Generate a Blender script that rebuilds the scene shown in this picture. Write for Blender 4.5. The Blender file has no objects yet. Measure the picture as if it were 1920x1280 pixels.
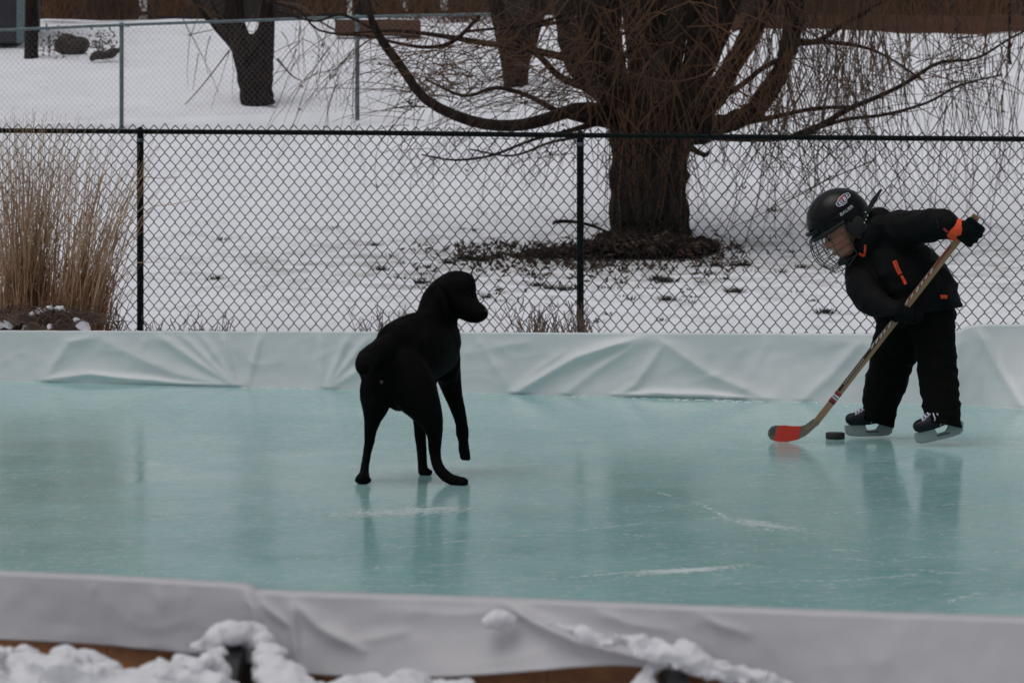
import bpy, bmesh, math, random
import numpy as np
from mathutils import Vector, Matrix, noise
random.seed(7); np.random.seed(7)
S = bpy.context.scene
C = S.collection
# ---------------------------------------------------------------- camera, light, exposure
F = 4740.0; HC = 0.83; HY = 432.0          # focal length in photo pixels, camera height over the ice, horizon row
cd = bpy.data.cameras.new('camera'); cam = bpy.data.objects.new('camera', cd); C.objects.link(cam)
cam.location = (0, 0, HC); cam.rotation_euler = (math.radians(90), 0, 0)
cd.sensor_width = 36; cd.lens = 36*F/1920; cd.shift_y = -(640-HY)/1920
cd.clip_start = 0.1; cd.clip_end = 500
cd.dof.use_dof = True; cd.dof.focus_distance = 10.6; cd.dof.aperture_fstop = 8
S.camera = cam
W = bpy.data.worlds.new("World"); S.world = W; W.use_nodes = True
nt = W.node_tree; bg = nt.nodes['Background']
sky = nt.nodes.new('ShaderNodeTexSky'); sky.sky_type = 'NISHITA'; sky.sun_disc = False
SUN_EL, SUN_ROT = math.radians(70), math.radians(235)
sky.sun_elevation = SUN_EL; sky.sun_rotation = SUN_ROT; sky.air_density = 1.0; sky.dust_density = 4.0
hs = nt.nodes.new('ShaderNodeHueSaturation'); hs.inputs['Saturation'].default_value = 0.22
nt.links.new(sky.outputs[0], hs.inputs['Color']); nt.links.new(hs.outputs[0], bg.inputs[0])
bg.inputs[1].default_value = 0.12
sl = bpy.data.lights.new('sun', 'SUN'); sl.energy = 0.5; sl.angle = math.radians(50); sl.color = (1.0, .965, .93)
sun = bpy.data.objects.new('sun', sl); C.objects.link(sun)
dv = Vector((math.sin(SUN_ROT)*math.cos(SUN_EL), math.cos(SUN_ROT)*math.cos(SUN_EL), math.sin(SUN_EL)))
sun.rotation_euler = dv.to_track_quat('Z', 'Y').to_euler()
vs = S.view_settings; vs.view_transform = 'Standard'; vs.look = 'None'; vs.exposure = -0.46; vs.gamma = 1

# ---------------------------------------------------------------- helpers
def P(px, py, D): return Vector(((px-960)*D/F, D, HC-(py-HY)*D/F))
def on_ice(px, py, z=0.0):
    D = F*(HC-z)/(py-HY); return Vector(((px-960)*D/F, D, z))
def tag(o, label=None, cat=None, group=None, kind=None):
    if label: o['label'] = label
    if cat: o['category'] = cat
    if group: o['group'] = group
    if kind: o['kind'] = kind
    return o
def empty(name, loc):
    o = bpy.data.objects.new(name, None); C.objects.link(o); o.location = loc; o.empty_display_size = .1
    bpy.context.view_layer.update(); return o
def link(name, me, mat, parent=None, smooth=True):
    o = bpy.data.objects.new(name, me); C.objects.link(o)
    if mat is not None: me.materials.append(mat)
    if smooth and len(me.polygons): me.polygons.foreach_set('use_smooth', [True]*len(me.polygons))
    if parent:
        o.parent = parent; o.matrix_parent_inverse = parent.matrix_basis.inverted()
    return o
def pyobj(name, v, f, mat, parent=None, smooth=True):
    me = bpy.data.meshes.new(name); me.from_pydata([tuple(p) for p in v], [], f); me.update()
    return link(name, me, mat, parent, smooth)
def bmobj(name, bm, mat, parent=None, smooth=True):
    me = bpy.data.meshes.new(name); bm.normal_update(); bm.to_mesh(me); bm.free(); return link(name, me, mat, parent, smooth)
def fuse(bm, voxel, smooth=6, disp=None):
    """overlapping shapes -> one continuous mesh"""
    me = bpy.data.meshes.new('tmp'); bm.to_mesh(me); bm.free()
    o = bpy.data.objects.new('tmp', me); C.objects.link(o)
    m = o.modifiers.new('r', 'REMESH'); m.mode = 'VOXEL'; m.voxel_size = voxel
    if smooth:
        s = o.modifiers.new('s', 'SMOOTH'); s.factor = .5; s.iterations = smooth
    dg = bpy.context.evaluated_depsgraph_get(); ev = o.evaluated_get(dg)
    out = bpy.data.meshes.new_from_object(ev)
    bpy.data.objects.remove(o); bpy.data.meshes.remove(me)
    if disp:
        out.update(); n = len(out.vertices)
        co = np.empty(n*3); out.vertices.foreach_get('co', co); no = np.empty(n*3); out.vertices.foreach_get('normal', no)
        co = co.reshape(-1, 3); no = no.reshape(-1, 3)
        d = np.array([disp(Vector(p)) for p in co]); co += no*d[:, None]
        out.vertices.foreach_set('co', co.ravel()); out.update()
    return out
def crom(pts, n):
    """catmull-rom through rows of numbers"""
    a = np.array(pts, float)
    if len(a) < 3: 
        t = np.linspace(0, 1, n)[:, None]; return a[0]*(1-t)+a[-1]*t
    p = np.vstack([2*a[0]-a[1], a, 2*a[-1]-a[-2]]); out = []
    m = len(a)-1
    for u in np.linspace(0, m-1e-6, n):
        i = int(u); t = u-i; p0, p1, p2, p3 = p[i], p[i+1], p[i+2], p[i+3]
        out.append(.5*((2*p1)+(-p0+p2)*t+(2*p0-5*p1+4*p2-p3)*t*t+(-p0+3*p1-3*p2+p3)*t**3))
    return np.array(out)
def ell(bm, c, r, M=None, sub=2):
    """an ellipsoid; r a number or three half axes, M a rotation"""
    r = (r, r, r) if not hasattr(r, '__len__') else r
    mat = Matrix.Translation(c) @ (M.to_4x4() if M else Matrix()) @ Matrix.Diagonal((r[0], r[1], r[2], 1))
    bmesh.ops.create_icosphere(bm, subdivisions=sub, radius=1, matrix=mat)
DENS = .45
def limb(bm, rows, ys=1.0, sub=2):
    """rows of (px, py, D, r_px[, depth scale]): a tapering limb as a dense run of ellipsoids"""
    q = []
    for w in rows:
        c = P(*w[:3]); q.append((c.x, c.y, c.z, w[3]*w[2]/F, w[4] if len(w) > 4 else ys))
    L = sum((Vector(q[i][:3])-Vector(q[i+1][:3])).length for i in range(len(q)-1)); rm = min(w[3] for w in q)
    for w in crom(q, max(4, int(L/(rm*DENS)))):
        ell(bm, Vector(w[:3]), (w[3], w[3]*w[4], w[3]), sub=sub)
def tubes(name, lines, mat, parent=None, sides=4, caps=False):
    """many tapering tubes in one mesh; each line is an (n,4) array x,y,z,r"""
    V = []; Fc = []; base = 0
    ang = np.arange(sides)*2*math.pi/sides
    for ln in lines:
        a = np.asarray(ln, float); p = a[:, :3]; r = a[:, 3]; n = len(p)
        t = np.gradient(p, axis=0); t /= np.linalg.norm(t, axis=1)[:, None]+1e-9
        ref = np.where(np.abs(t[:, 2:3]) > .9, [[0, 1, 0]], [[0, 0, 1]])
        u = np.cross(t, ref); u /= np.linalg.norm(u, axis=1)[:, None]+1e-9
        for k in range(1, n):
            if np.dot(u[k], u[k-1]) < 0: u[k] = -u[k]
        w = np.cross(t, u)
        ring = p[:, None, :]+r[:, None, None]*(np.cos(ang)[None, :, None]*u[:, None, :]+np.sin(ang)[None, :, None]*w[:, None, :])
        V.append(ring.reshape(-1, 3))
        for k in range(n-1):
            b0 = base+k*sides; b1 = b0+sides
            for j in range(sides):
                j2 = (j+1) % sides; Fc.append((b0+j, b0+j2, b1+j2, b1+j))
        if caps: Fc.append(tuple(base+j for j in range(sides))[::-1]); Fc.append(tuple(base+(n-1)*sides+j for j in range(sides)))
        base += n*sides
    return pyobj(name, np.vstack(V), Fc, mat, parent)
def pxline(rows, n, D=None):
    """(px, py, D, width_px) rows -> smooth line with radius"""
    out = []
    for w in rows:
        c = P(w[0], w[1], w[2]); out.append((c.x, c.y, c.z, .5*w[3]*w[2]/F))
    return crom(out, n)
def box(bm, c, h, M=None):
    mat = Matrix.Translation(c) @ (M.to_4x4() if M else Matrix()) @ Matrix.Diagonal((2*h[0], 2*h[1], 2*h[2], 1))
    bmesh.ops.create_cube(bm, size=1, matrix=mat)
def interp(x, tab):
    return float(np.interp(x, [t[0] for t in tab], [t[1] for t in tab]))

# ---------------------------------------------------------------- materials
def mat(name, col, rough=.6, col2=None, scale=8, detail=4, spread=(.35, .65), bump=0, bscale=40, stretch=(1, 1, 1), spec=.5, sheen=0, trans=0, metal=0, bdist=.01):
    m = bpy.data.materials.new(name); m.use_nodes = True; n = m.node_tree; b = n.nodes['Principled BSDF']
    b.inputs['Roughness'].default_value = rough; b.inputs['Base Color'].default_value = (*col, 1)
    b.inputs['Specular IOR Level'].default_value = spec; b.inputs['Metallic'].default_value = metal
    if sheen: b.inputs['Sheen Weight'].default_value = sheen
    tc = n.nodes.new('ShaderNodeTexCoord'); mp = n.nodes.new('ShaderNodeMapping'); mp.inputs['Scale'].default_value = stretch
    n.links.new(tc.outputs['Object'], mp.inputs[0])
    if col2:
        t = n.nodes.new('ShaderNodeTexNoise'); t.inputs['Scale'].default_value = scale; t.inputs['Detail'].default_value = detail
        n.links.new(mp.outputs[0], t.inputs['Vector'])
        r = n.nodes.new('ShaderNodeValToRGB'); r.color_ramp.elements[0].position = spread[0]; r.color_ramp.elements[1].position = spread[1]
        r.color_ramp.elements[0].color = (*col, 1); r.color_ramp.elements[1].color = (*col2, 1)
        n.links.new(t.outputs['Fac'], r.inputs[0]); n.links.new(r.outputs[0], b.inputs['Base Color'])
    if bump:
        t2 = n.nodes.new('ShaderNodeTexNoise'); t2.inputs['Scale'].default_value = bscale; t2.inputs['Detail'].default_value = 5
        n.links.new(mp.outputs[0], t2.inputs['Vector'])
        bp = n.nodes.new('ShaderNodeBump'); bp.inputs['Strength'].default_value = bump; bp.inputs['Distance'].default_value = bdist
        n.links.new(t2.outputs['Fac'], bp.inputs['Height']); n.links.new(bp.outputs[0], b.inputs['Normal'])
    return m
M = {}
M['snow'] = mat('snow', (.875, .885, .935), .85, (.79, .80, .85), 1.4, 6, (.35, .75), .35, 25, spec=.2, bdist=.03)
def thin_snow(m):
    n = m.node_tree; L = n.links.new; b = n.nodes['Principled BSDF']; src = b.inputs['Base Color'].links[0].from_socket
    ge = n.nodes.new('ShaderNodeTexCoord'); mp = n.nodes.new('ShaderNodeMapping'); mp.inputs['Location'].default_value = (-1.0/8, -23.2/4.6, -.5/8); mp.inputs['Scale'].default_value = (1/8, 1/4.6, 1/8); L(ge.outputs['Object'], mp.inputs[0])
    gr = n.nodes.new('ShaderNodeTexGradient'); gr.gradient_type = 'SPHERICAL'; L(mp.outputs[0], gr.inputs[0])
    t = n.nodes.new('ShaderNodeTexNoise'); t.inputs['Scale'].default_value = 2.6; t.inputs['Detail'].default_value = 9; t.inputs['Roughness'].default_value = .68; L(ge.outputs['Object'], t.inputs['Vector'])
    ad = n.nodes.new('ShaderNodeMath'); ad.operation = 'MULTIPLY_ADD'; L(gr.outputs['Fac'], ad.inputs[0]); ad.inputs[1].default_value = .26; L(t.outputs['Fac'], ad.inputs[2])
    rp = n.nodes.new('ShaderNodeValToRGB'); e = rp.color_ramp.elements; e[0].position = .60; e[1].position = .82; e[1].color = (.75, .75, .75, 1); L(ad.outputs[0], rp.inputs[0])
    mx = n.nodes.new('ShaderNodeMixRGB'); L(rp.outputs[0], mx.inputs[0]); L(src, mx.inputs[1]); mx.inputs[2].default_value = (.30, .30, .27, 1); L(mx.outputs[0], b.inputs['Base Color'])
thin_snow(M['snow'])
M['snow2'] = mat('snow_clump', (.78, .78, .81), .8, (.68, .68, .71), 12, 4, bump=.5, bscale=60, spec=.2, bdist=.01)  # greyer than the yard snow: dimmer foreground light put into the colour
M['liner_shaded'] = mat('white_plastic_sheet_shaded', (.54, .53, .55), .45, (.47, .46, .48), 2.5, 4, (.3, .8), .12, 9, spec=.35, bdist=.02)  # same sheet as the far liner, foreground shade painted in as darker colour
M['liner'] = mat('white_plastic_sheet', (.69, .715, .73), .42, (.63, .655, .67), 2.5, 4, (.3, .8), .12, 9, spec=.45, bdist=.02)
M['osb'] = mat('chip_board', (.30, .125, .045), .7, (.16, .06, .022), 16, 6, (.35, .65), .3, 60, stretch=(1, 1, 2.2))
M['blackplastic'] = mat('black_plastic', (.008, .008, .009), .5)
M['fence'] = mat('dark_green_vinyl', (.004, .008, .008), .6, (.006, .009, .009), 30, spec=.10)
M['galv'] = mat('weathered_grey_green_steel', (.13, .19, .20), .6, (.085, .12, .13), 20)
M['galvwire'] = mat('grey_wire', (.16, .165, .175), .8, spec=.2)
M['bark'] = mat('willow_bark', (.048, .035, .029), .9, (.015, .011, .0095), 5, 8, (.35, .62), .9, 9, (4, 4, .7), spec=.15, bdist=.06)
M['bark2'] = mat('dark_bark', (.034, .025, .021), .9, (.012, .009, .008), 5, 8, (.35, .62), .9, 9, (4, 4, .8), spec=.15, bdist=.06)
M['twig'] = mat('rust_brown_twig', (.130, .065, .034), .75, (.062, .040, .028), .8, 3, spec=.2)
M['twig2'] = mat('brown_twig', (.10, .062, .042), .8, (.06, .036, .025), .8, 3, spec=.2)
M['leaf'] = mat('dry_leaf', (.075, .041, .026), .8, (.035, .023, .018), 6)
M['mulch'] = mat('leaf_mould', (.042, .027, .021), .95, (.014, .011, .010), 9, 8, (.35, .62), .9, 22, spec=.1, bdist=.06)
M['straw'] = mat('straw_stalk', (.44, .30, .185), .7, (.26, .15, .08), 5, 3, (.4, .65))
M['rust'] = mat('rust_blade', (.30, .125, .045), .75, (.15, .062, .026), 8, 3)
M['weed'] = mat('dry_weed', (.13, .085, .065), .8, (.07, .045, .035), 8)
M['turf'] = mat('winter_turf', (.040, .042, .026), .9, (.022, .022, .016), 8)
M['fur'] = mat('black_fur', (.0032, .0030, .0030), .75, (.0022, .0021, .0022), 30, bump=.3, bscale=160, stretch=(1, 1, .35), spec=.06, bdist=.003)
M['nose'] = mat('black_nose', (.004, .004, .004), .3)
M['pink'] = mat('bare_skin', (.085, .045, .036), .6)
M['jacket'] = mat('black_shell_fabric', (.0036, .0037, .0042), .75, (.0052, .0053, .006), 10, bump=.3, bscale=45, spec=.12, bdist=.006)
M['trouser'] = mat('black_snow_trouser', (.0030, .0028, .0028), .85, (.0042, .004, .004), 12, bump=.3, bscale=40, spec=.08, bdist=.006)
M['knit'] = mat('black_knit', (.0045, .0062, .0062), .9, (.008, .0095, .0095), 80, bump=.5, bscale=220, spec=.08)
M['orange'] = mat('orange_fabric', (.85, .085, .012), .6, (.72, .06, .01), 30)
M['shell'] = mat('black_helmet_shell', (.0022, .0022, .003), .22, spec=.20)
M['foam'] = mat('helmet_padding', (.010, .009, .009), .8)
M['cage'] = mat('dark_cage_wire', (.035, .045, .045), .35, metal=.5)
M['chrome'] = mat('bright_rivet', (.55, .56, .58), .3, metal=.8)
M['skin'] = mat('skin', (.37, .17, .11), .55, (.46, .165, .12), 14)
M['hairbrown'] = mat('brown_hair', (.09, .05, .03), .7)
M['eyew'] = mat('eye', (.03, .022, .018), .25)
M['white'] = mat('white_print', (.62, .62, .68), .5)
M['greyprint'] = mat('grey_print', (.42, .46, .46), .5)
M['redprint'] = mat('red_print', (.30, .022, .030), .5)
M['navy'] = mat('navy_print', (.02, .02, .05), .5)
M['wood'] = mat('stick_wood', (.36, .215, .115), .5, (.27, .155, .08), 14, 4, (.3, .7), stretch=(1, 1, .15))
M['redwrap'] = mat('red_blade_wrap', (.62, .035, .018), .55, (.52, .03, .015), 40)
M['greytape'] = mat('grey_blade_face', (.10, .11, .105), .6, (.16, .15, .12), 30)
M['blacktape'] = mat('dark_marking', (.02, .008, .008), .6)
M['puck'] = mat('black_rubber', (.013, .012, .013), .7, (.022, .020, .021), 60)
M['boot'] = mat('black_skate_boot', (.009, .009, .013), .5, spec=.25)
M['holder'] = mat('grey_skate_holder', (.33, .38, .385), .45)
M['steel'] = mat('steel_runner', (.40, .41, .41), .3, metal=.7)
M['lace'] = mat('white_lace', (.60, .58, .70), .7)
M['timber'] = mat('brown_timber', (.105, .045, .025), .85, (.065, .030, .020), 3, 5, stretch=(.3, 1, 3))
M['darkwood'] = mat('dark_weathered_board', (.030, .021, .019), .9, (.016, .012, .012), 3, 5, stretch=(3, 1, .3))
M['slate'] = mat('slate_wall', (.045, .045, .052), .9, (.03, .03, .035), 4)
M['rock'] = mat('brown_boulder', (.055, .040, .033), .9, (.028, .022, .02), 6, bump=.6, bscale=12)

# ice: pale teal body, polished but hazy skin
def ice_material():
    m = bpy.data.materials.new('teal_ice'); m.use_nodes = True; n = m.node_tree; b = n.nodes['Principled BSDF']; L = n.links.new
    tc = n.nodes.new('ShaderNodeTexCoord')
    def nz(sc, det, st=(1, 1, 1), ro=.55):
        mp = n.nodes.new('ShaderNodeMapping'); mp.inputs['Scale'].default_value = st; L(tc.outputs['Object'], mp.inputs[0])
        t = n.nodes.new('ShaderNodeTexNoise'); t.inputs['Scale'].default_value = sc; t.inputs['Detail'].default_value = det; t.inputs['Roughness'].default_value = ro
        L(mp.outputs[0], t.inputs['Vector']); return t.outputs['Fac']
    def ramp(f, p0, c0, p1, c1):
        r = n.nodes.new('ShaderNodeValToRGB'); e = r.color_ramp.elements; e[0].position = p0; e[1].position = p1; e[0].color = (*c0, 1); e[1].color = (*c1, 1); L(f, r.inputs[0]); return r.outputs[0]
    base = ramp(nz(.8, 6, (1, 1, 1), .65), .32, (.225, .475, .46), .70, (.345, .575, .565))
    mx = n.nodes.new('ShaderNodeMixRGB'); L(base, mx.inputs[1]); mx.inputs[2].default_value = (.58, .68, .69, 1)
    L(ramp(nz(34, 5, (.5, 1, 1), .68), .50, (0, 0, 0), .66, (.72, .72, .72)), mx.inputs[0])
    L(mx.outputs[0], b.inputs['Base Color'])
    L(ramp(nz(2.2, 4), .3, (.09, .09, .09), .7, (.19, .19, .19)), b.inputs['Roughness'])
    b.inputs['IOR'].default_value = 1.31
    bp = n.nodes.new('ShaderNodeBump'); bp.inputs['Strength'].default_value = .17; bp.inputs['Distance'].default_value = .004
    L(nz(16, 5, (.7, 1, 1), .6), bp.inputs['Height'])
    L(bp.outputs[0], b.inputs['Normal'])
    return m
M['ice'] = ice_material()
M['frost'] = mat('scraped_ice', (.66, .74, .75), .7, (.56, .68, .68), 30)

# ---------------------------------------------------------------- setting: ground, ice
def Dfence(px): return 17.6/(1+.0000522*(px-960))
def Dfar(px): return 12.86/(1+.000083*(px-960))
def Dnear(px): return 3.77/(1+.0000650*(px-960))
def plane_y(fn, X):                       # depth of a board line at world X
    D = fn(960)
    for _ in range(6): D = fn(960+X*F/D)
    return D
# ground rows of the photo (row -> distance) give the slope of the yard
GR = [(17.6, 0.0), (19.0, .10), (20.5, .27), (22.5, .44), (25, .66), (28.5, 1.43), (31.6, 2.17), (34.5, 2.84), (37, 3.40), (41, 4.10), (45, 4.62), (50, 4.85), (60, 5.0), (120, 6.0)]
def ground_z(X, Y):
    yf = plane_y(Dfar, max(-6, min(6, X))); yn = plane_y(Dnear, max(-3, min(3, X)))
    if Y < yn-.05: return 0.02
    if Y < yf+.25: return -.12
    z = interp(Y+.05*X*(Y > 19), GR) if Y > 17.6 else 0.0
    z = max(z, 0.0)
    k = min(1, (Y-17)/8) if Y > 17 else 0
    z += .10*k*noise.noise(Vector((X*.35, Y*.35, 0)))+.025*k*noise.noise(Vector((X*1.7, Y*1.7, 3)))
    return z
ys = np.concatenate([np.linspace(-3, 3, 7), np.linspace(3.2, 4.4, 13), np.linspace(4.6, 13, 18), np.linspace(13.2, 46, 170), np.linspace(47, 130, 40)])
xs = np.concatenate([np.linspace(-60, -9, 18), np.linspace(-8.8, 8.8, 150), np.linspace(9, 60, 18)])
V = [(x, y, ground_z(x, y)) for y in ys for x in xs]; nx = len(xs)
Fc = [(j*nx+i, j*nx+i+1, (j+1)*nx+i+1, (j+1)*nx+i) for j in range(len(ys)-1) for i in range(nx-1)]
g = pyobj('ground', V, Fc, M['snow']); tag(g, 'snow covered yard sloping up behind the rink', 'ground', kind='structure')

ic = []
NX = 60
for i in range(NX+1):
    X = -7+14*i/NX; ic.append((X, plane_y(Dnear, max(-3, min(3, X)))+.03, 0))
for i in range(NX+1):
    X = -7+14*i/NX; ic.append((X, plane_y(Dfar, max(-6, min(6, X)))-.005, 0))
o = pyobj('ice', ic, [(i, i+1, NX+2+i, NX+1+i) for i in range(NX)], M['ice'], smooth=False)
tag(o, 'smooth teal sheet of rink ice with skate scratches', 'ice', kind='structure')

# skate scratches: runs of little scraped flakes lying on the ice
def scr_pts(zx, zy, ox, oy): return (ox+zx/2, oy+zy/2)
SC = []
for w, pts in [(1.7, [(545, 445), (690, 485), (790, 530), (900, 570), (1000, 595)]), (1.2, [(0, 612), (180, 600), (330, 578), (600, 552), (800, 540)]),
        (2.2, [(250, 762), (470, 742), (600, 735), (740, 730), (800, 722)]), (1, [(0, 780), (250, 762), (470, 742), (740, 730), (890, 712)]), (.8, [(0, 465), (200, 485), (370, 508)]), (.9, [(680, 632), (870, 640)]),
        (1, [(1010, 672), (1200, 685), (1400, 710)]), (1.1, [(800, 790), (1000, 780), (1230, 775), (1500, 755), (1720, 745)]), (1, [(1520, 735), (1700, 750)]),
        (.9, [(1500, 690), (1700, 680), (1900, 662)]), (1.5, [(1650, 860), (1655, 850), (1680, 840), (1800, 815), (1900, 808)]), (1, [(1070, 530), (1300, 520), (1500, 505), (1720, 485)]),
        (.8, [(380, 598), (500, 610)]), (.8, [(520, 495), (720, 520)]), (1, [(960, 382), (1005, 376)]), (.9, [(1320, 328), (1420, 328)]), (.7, [(1090, 440), (1180, 420)]),
        (.8, [(0, 243), (200, 236), (340, 228), (960, 226)]), (.8, [(140, 305), (300, 297), (440, 295)]), (.8, [(0, 190), (200, 203)]), (.8, [(1800, 262), (1900, 268)]), (.8, [(1210, 660), (1300, 664)])]:
    SC.append((w, [scr_pts(a, b, 960, 700) for a, b in pts]))
for w, pts in [(1.1, [(0, 850), (200, 845), (400, 828)]), (.9, [(580, 590), (1000, 590), (1170, 603)]), (1, [(1350, 850), (1500, 843), (1790, 830)]), (1.3, [(1490, 775), (1700, 750), (1910, 738)]),
        (.8, [(1740, 792), (1900, 820)]), (.9, [(1380, 918), (1910, 903)]), (.8, [(1780, 560), (1920, 585)]), (.7, [(600, 650), (800, 655)]), (.7, [(150, 720), (330, 716)]), (.7, [(900, 850), (1200, 858)])]:
    SC.append((w, [scr_pts(a, b, 0, 640) for a, b in pts]))
V = []; Fc = []
def flake(c, l, w, a):
    c = c+Vector((0, 0, random.uniform(0, .00025))); b = len(V); d = Vector((math.cos(a), math.sin(a), 0)); e = Vector((-d.y, d.x, 0))
    for s, t in ((-1, 0), (0, -1), (1, 0), (0, 1)): V.append(c+d*(l*s)+e*(w*t))
    Fc.append((b, b+1, b+2, b+3))
for w, pts in SC:
    w = min(1.6, w*1.25)
    ln = crom(pts, 14); wl = [on_ice(p[0], p[1], .00015) for p in ln]
    for i in range(len(wl)-1):
        a, b = wl[i], wl[i+1]; L = (b-a).length; ang = math.atan2(b.y-a.y, b.x-a.x); steps = max(1, int(L/.011))
        for k in range(steps):
            if noise.noise(Vector((i*.9+k*.05+pts[0][0], pts[0][1], w))) < -.12: continue
            c = a.lerp(b, (k+random.random())/steps); j = random.gauss(0, .0035*w)
            flake(c+Vector((-math.sin(ang)*j, math.cos(ang)*j, 0)), random.uniform(.006, .016), random.uniform(.0012, .0034)*w, ang+random.gauss(0, .12))
for k in range(420):                    # faint older cuts
    X = random.uniform(-2.2, 2.2); Y = random.uniform(4.5, 11); a = random.gauss(.12, .34); L = random.uniform(.2, 1.5); cv = random.gauss(0, .12)
    p = Vector((X, Y, .00012)); n = int(L/.02)
    for i in range(n):
        p = p+Vector((math.cos(a), math.sin(a), 0))*.02; a += cv*.02
        if noise.noise(Vector((k*3.1, i*.07, 0))) > -.15 and random.random() < .6: flake(p.copy(), random.uniform(.007, .014), random.uniform(.0008, .0021), a)
for k in range(2600):                   # pale scuffed patch under the dog and smaller ones elsewhere
    q = random.random()
    if q < .55: px = random.triangular(585, 900, 780); py = 966-(px-590)*.045+random.gauss(0, 4)
    elif q < .75: px = random.gauss(1430, 40); py = 978+(px-1400)*.14+random.gauss(0, 3)
    else: px = random.gauss(1280, 50); py = 1069-(px-1280)*.06+random.gauss(0, 2.2)
    flake(on_ice(px, py, .00012), random.uniform(.004, .014), random.uniform(.001, .004), random.gauss(.1, .25))
for k in range(1500):                    # specks of scraped snow
    Y = random.uniform(4.3, 11.5); X = random.uniform(-.21, .21)*Y
    flake(Vector((X, Y, .00012)), random.uniform(.003, .010), random.uniform(.001, .004), random.gauss(0, .4))
for k in range(260):                    # crumbs where liner meets ice
    px = random.choice([random.gauss(560, 60), random.gauss(1290, 90), random.uniform(0, 1920)]); py = interp(px, [(0, 712), (250, 716), (445, 722), (700, 727), (960, 738), (1300, 747), (1600, 758), (1920, 770)])+random.uniform(-1, 5)
    flake(on_ice(px, py, .0002), random.uniform(.004, .02), random.uniform(.01, .05), random.gauss(0, .3))
o = pyobj('ice_scratches', V, Fc, M['frost'], smooth=False); tag(o, 'white skate scratches and scraped ice dust on the teal ice', 'scratches', kind='stuff')
# ---------------------------------------------------------------- plastic rink liner, far side
def smooth_tab(tab, w=34):
    x = np.arange(-1000, 2901, 4.0); y = np.interp(x, [t[0] for t in tab], [t[1] for t in tab]); k = np.hanning(w+2)[1:-1]; k /= k.sum()
    return list(zip(x, np.convolve(np.pad(y, w, mode='edge'), k, 'same')[w:-w]))
def seg_d(x, y, a, b):
    ax, ay = a; bx, by = b; dx, dy = bx-ax, by-ay; t = max(0, min(1, ((x-ax)*dx+(y-ay)*dy)/(dx*dx+dy*dy)))
    return math.hypot(x-ax-t*dx, y-ay-t*dy), t
FOLD = [  # (polyline in photo pixels, half width px, height m)
    ([(300, 628), (445, 719)], 9, .022), ([(340, 625), (445, 719)], 7, .02), ([(378, 625), (440, 712)], 6, .018), ([(418, 625), (444, 718)], 5, .022), ([(200, 640), (330, 690), (445, 719)], 14, .02),
    ([(490, 625), (464, 716)], 6, .016), ([(600, 626), (606, 716)], 7, .014), ([(655, 626), (612, 718)], 6, .020), ([(690, 632), (614, 719)], 6, .018), ([(720, 660), (614, 720)], 9, .018),
    ([(85, 707), (130, 640), (190, 625)], 10, .016), ([(90, 706), (170, 692), (290, 700), (420, 717)], 7, .028), ([(240, 690), (280, 625)], 10, .008),
    ([(1212, 627), (1080, 670), (962, 735)], 10, .040), ([(1215, 628), (1110, 700), (1055, 740)], 10, .018), ([(1240, 650), (1190, 720), (1150, 744)], 9, .020), ([(1225, 628), (1330, 700), (1445, 752)], 13, .022),
    ([(1150, 744), (1230, 733), (1330, 738), (1440, 753)], 7, .028), ([(960, 735), (1010, 690), (1060, 660)], 7, .012), ([(900, 640), (955, 725)], 10, .012), ([(985, 640), (880, 660)], 12, .01),
    ([(1620, 632), (1560, 700), (1500, 754)], 12, .018), ([(1625, 632), (1655, 730)], 10, .016), ([(1796, 622), (1790, 760)], 12, .015), ([(1832, 612), (1870, 690), (1917, 768)], 9, .030), ([(1440, 640), (1400, 720)], 12, .008), ([(1500, 632), (1700, 648)], 14, .010)]
def fold_h(x, y, folds):
    h = 0
    for pl, w, a in folds:
        best = 1e9; tt = 0
        for i in range(len(pl)-1):
            d, t = seg_d(x, y, pl[i], pl[i+1])
            if d < best: best = d; tt = (i+t)/(len(pl)-1)
        if best < 4*w: h = max(h, .0) + 0; e_ = a*math.exp(-(best/w)**1.4)*(.45+.55*math.sin(math.pi*min(1, max(0, .15+.75*tt)))); h = (h**3+e_**3)**(1/3)
    return h
TOPF = [(-900, 612), (-60, 619), (0, 620), (300, 621), (700, 622), (1000, 624), (1300, 625), (1620, 626), (1785, 626), (1815, 612), (1835, 608), (1920, 609), (2800, 612)]
BOTF = [(-900, 704), (-100, 708), (60, 711), (95, 713), (180, 708), (250, 707), (330, 711), (445, 721), (600, 721), (720, 722), (870, 729), (960, 737), (1150, 746), (1240, 742), (1440, 754), (1600, 757), (1790, 759), (1850, 763), (1915, 770), (2000, 772), (2800, 790)]
TOPF = smooth_tab(TOPF, 10); BOTF = smooth_tab(BOTF)
V = []; Fc = []; cols = np.concatenate([np.linspace(-900, -40, 30), np.arange(-34, 1960, 4.5), np.linspace(1970, 2800, 30)]); ROWS = 40
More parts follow.
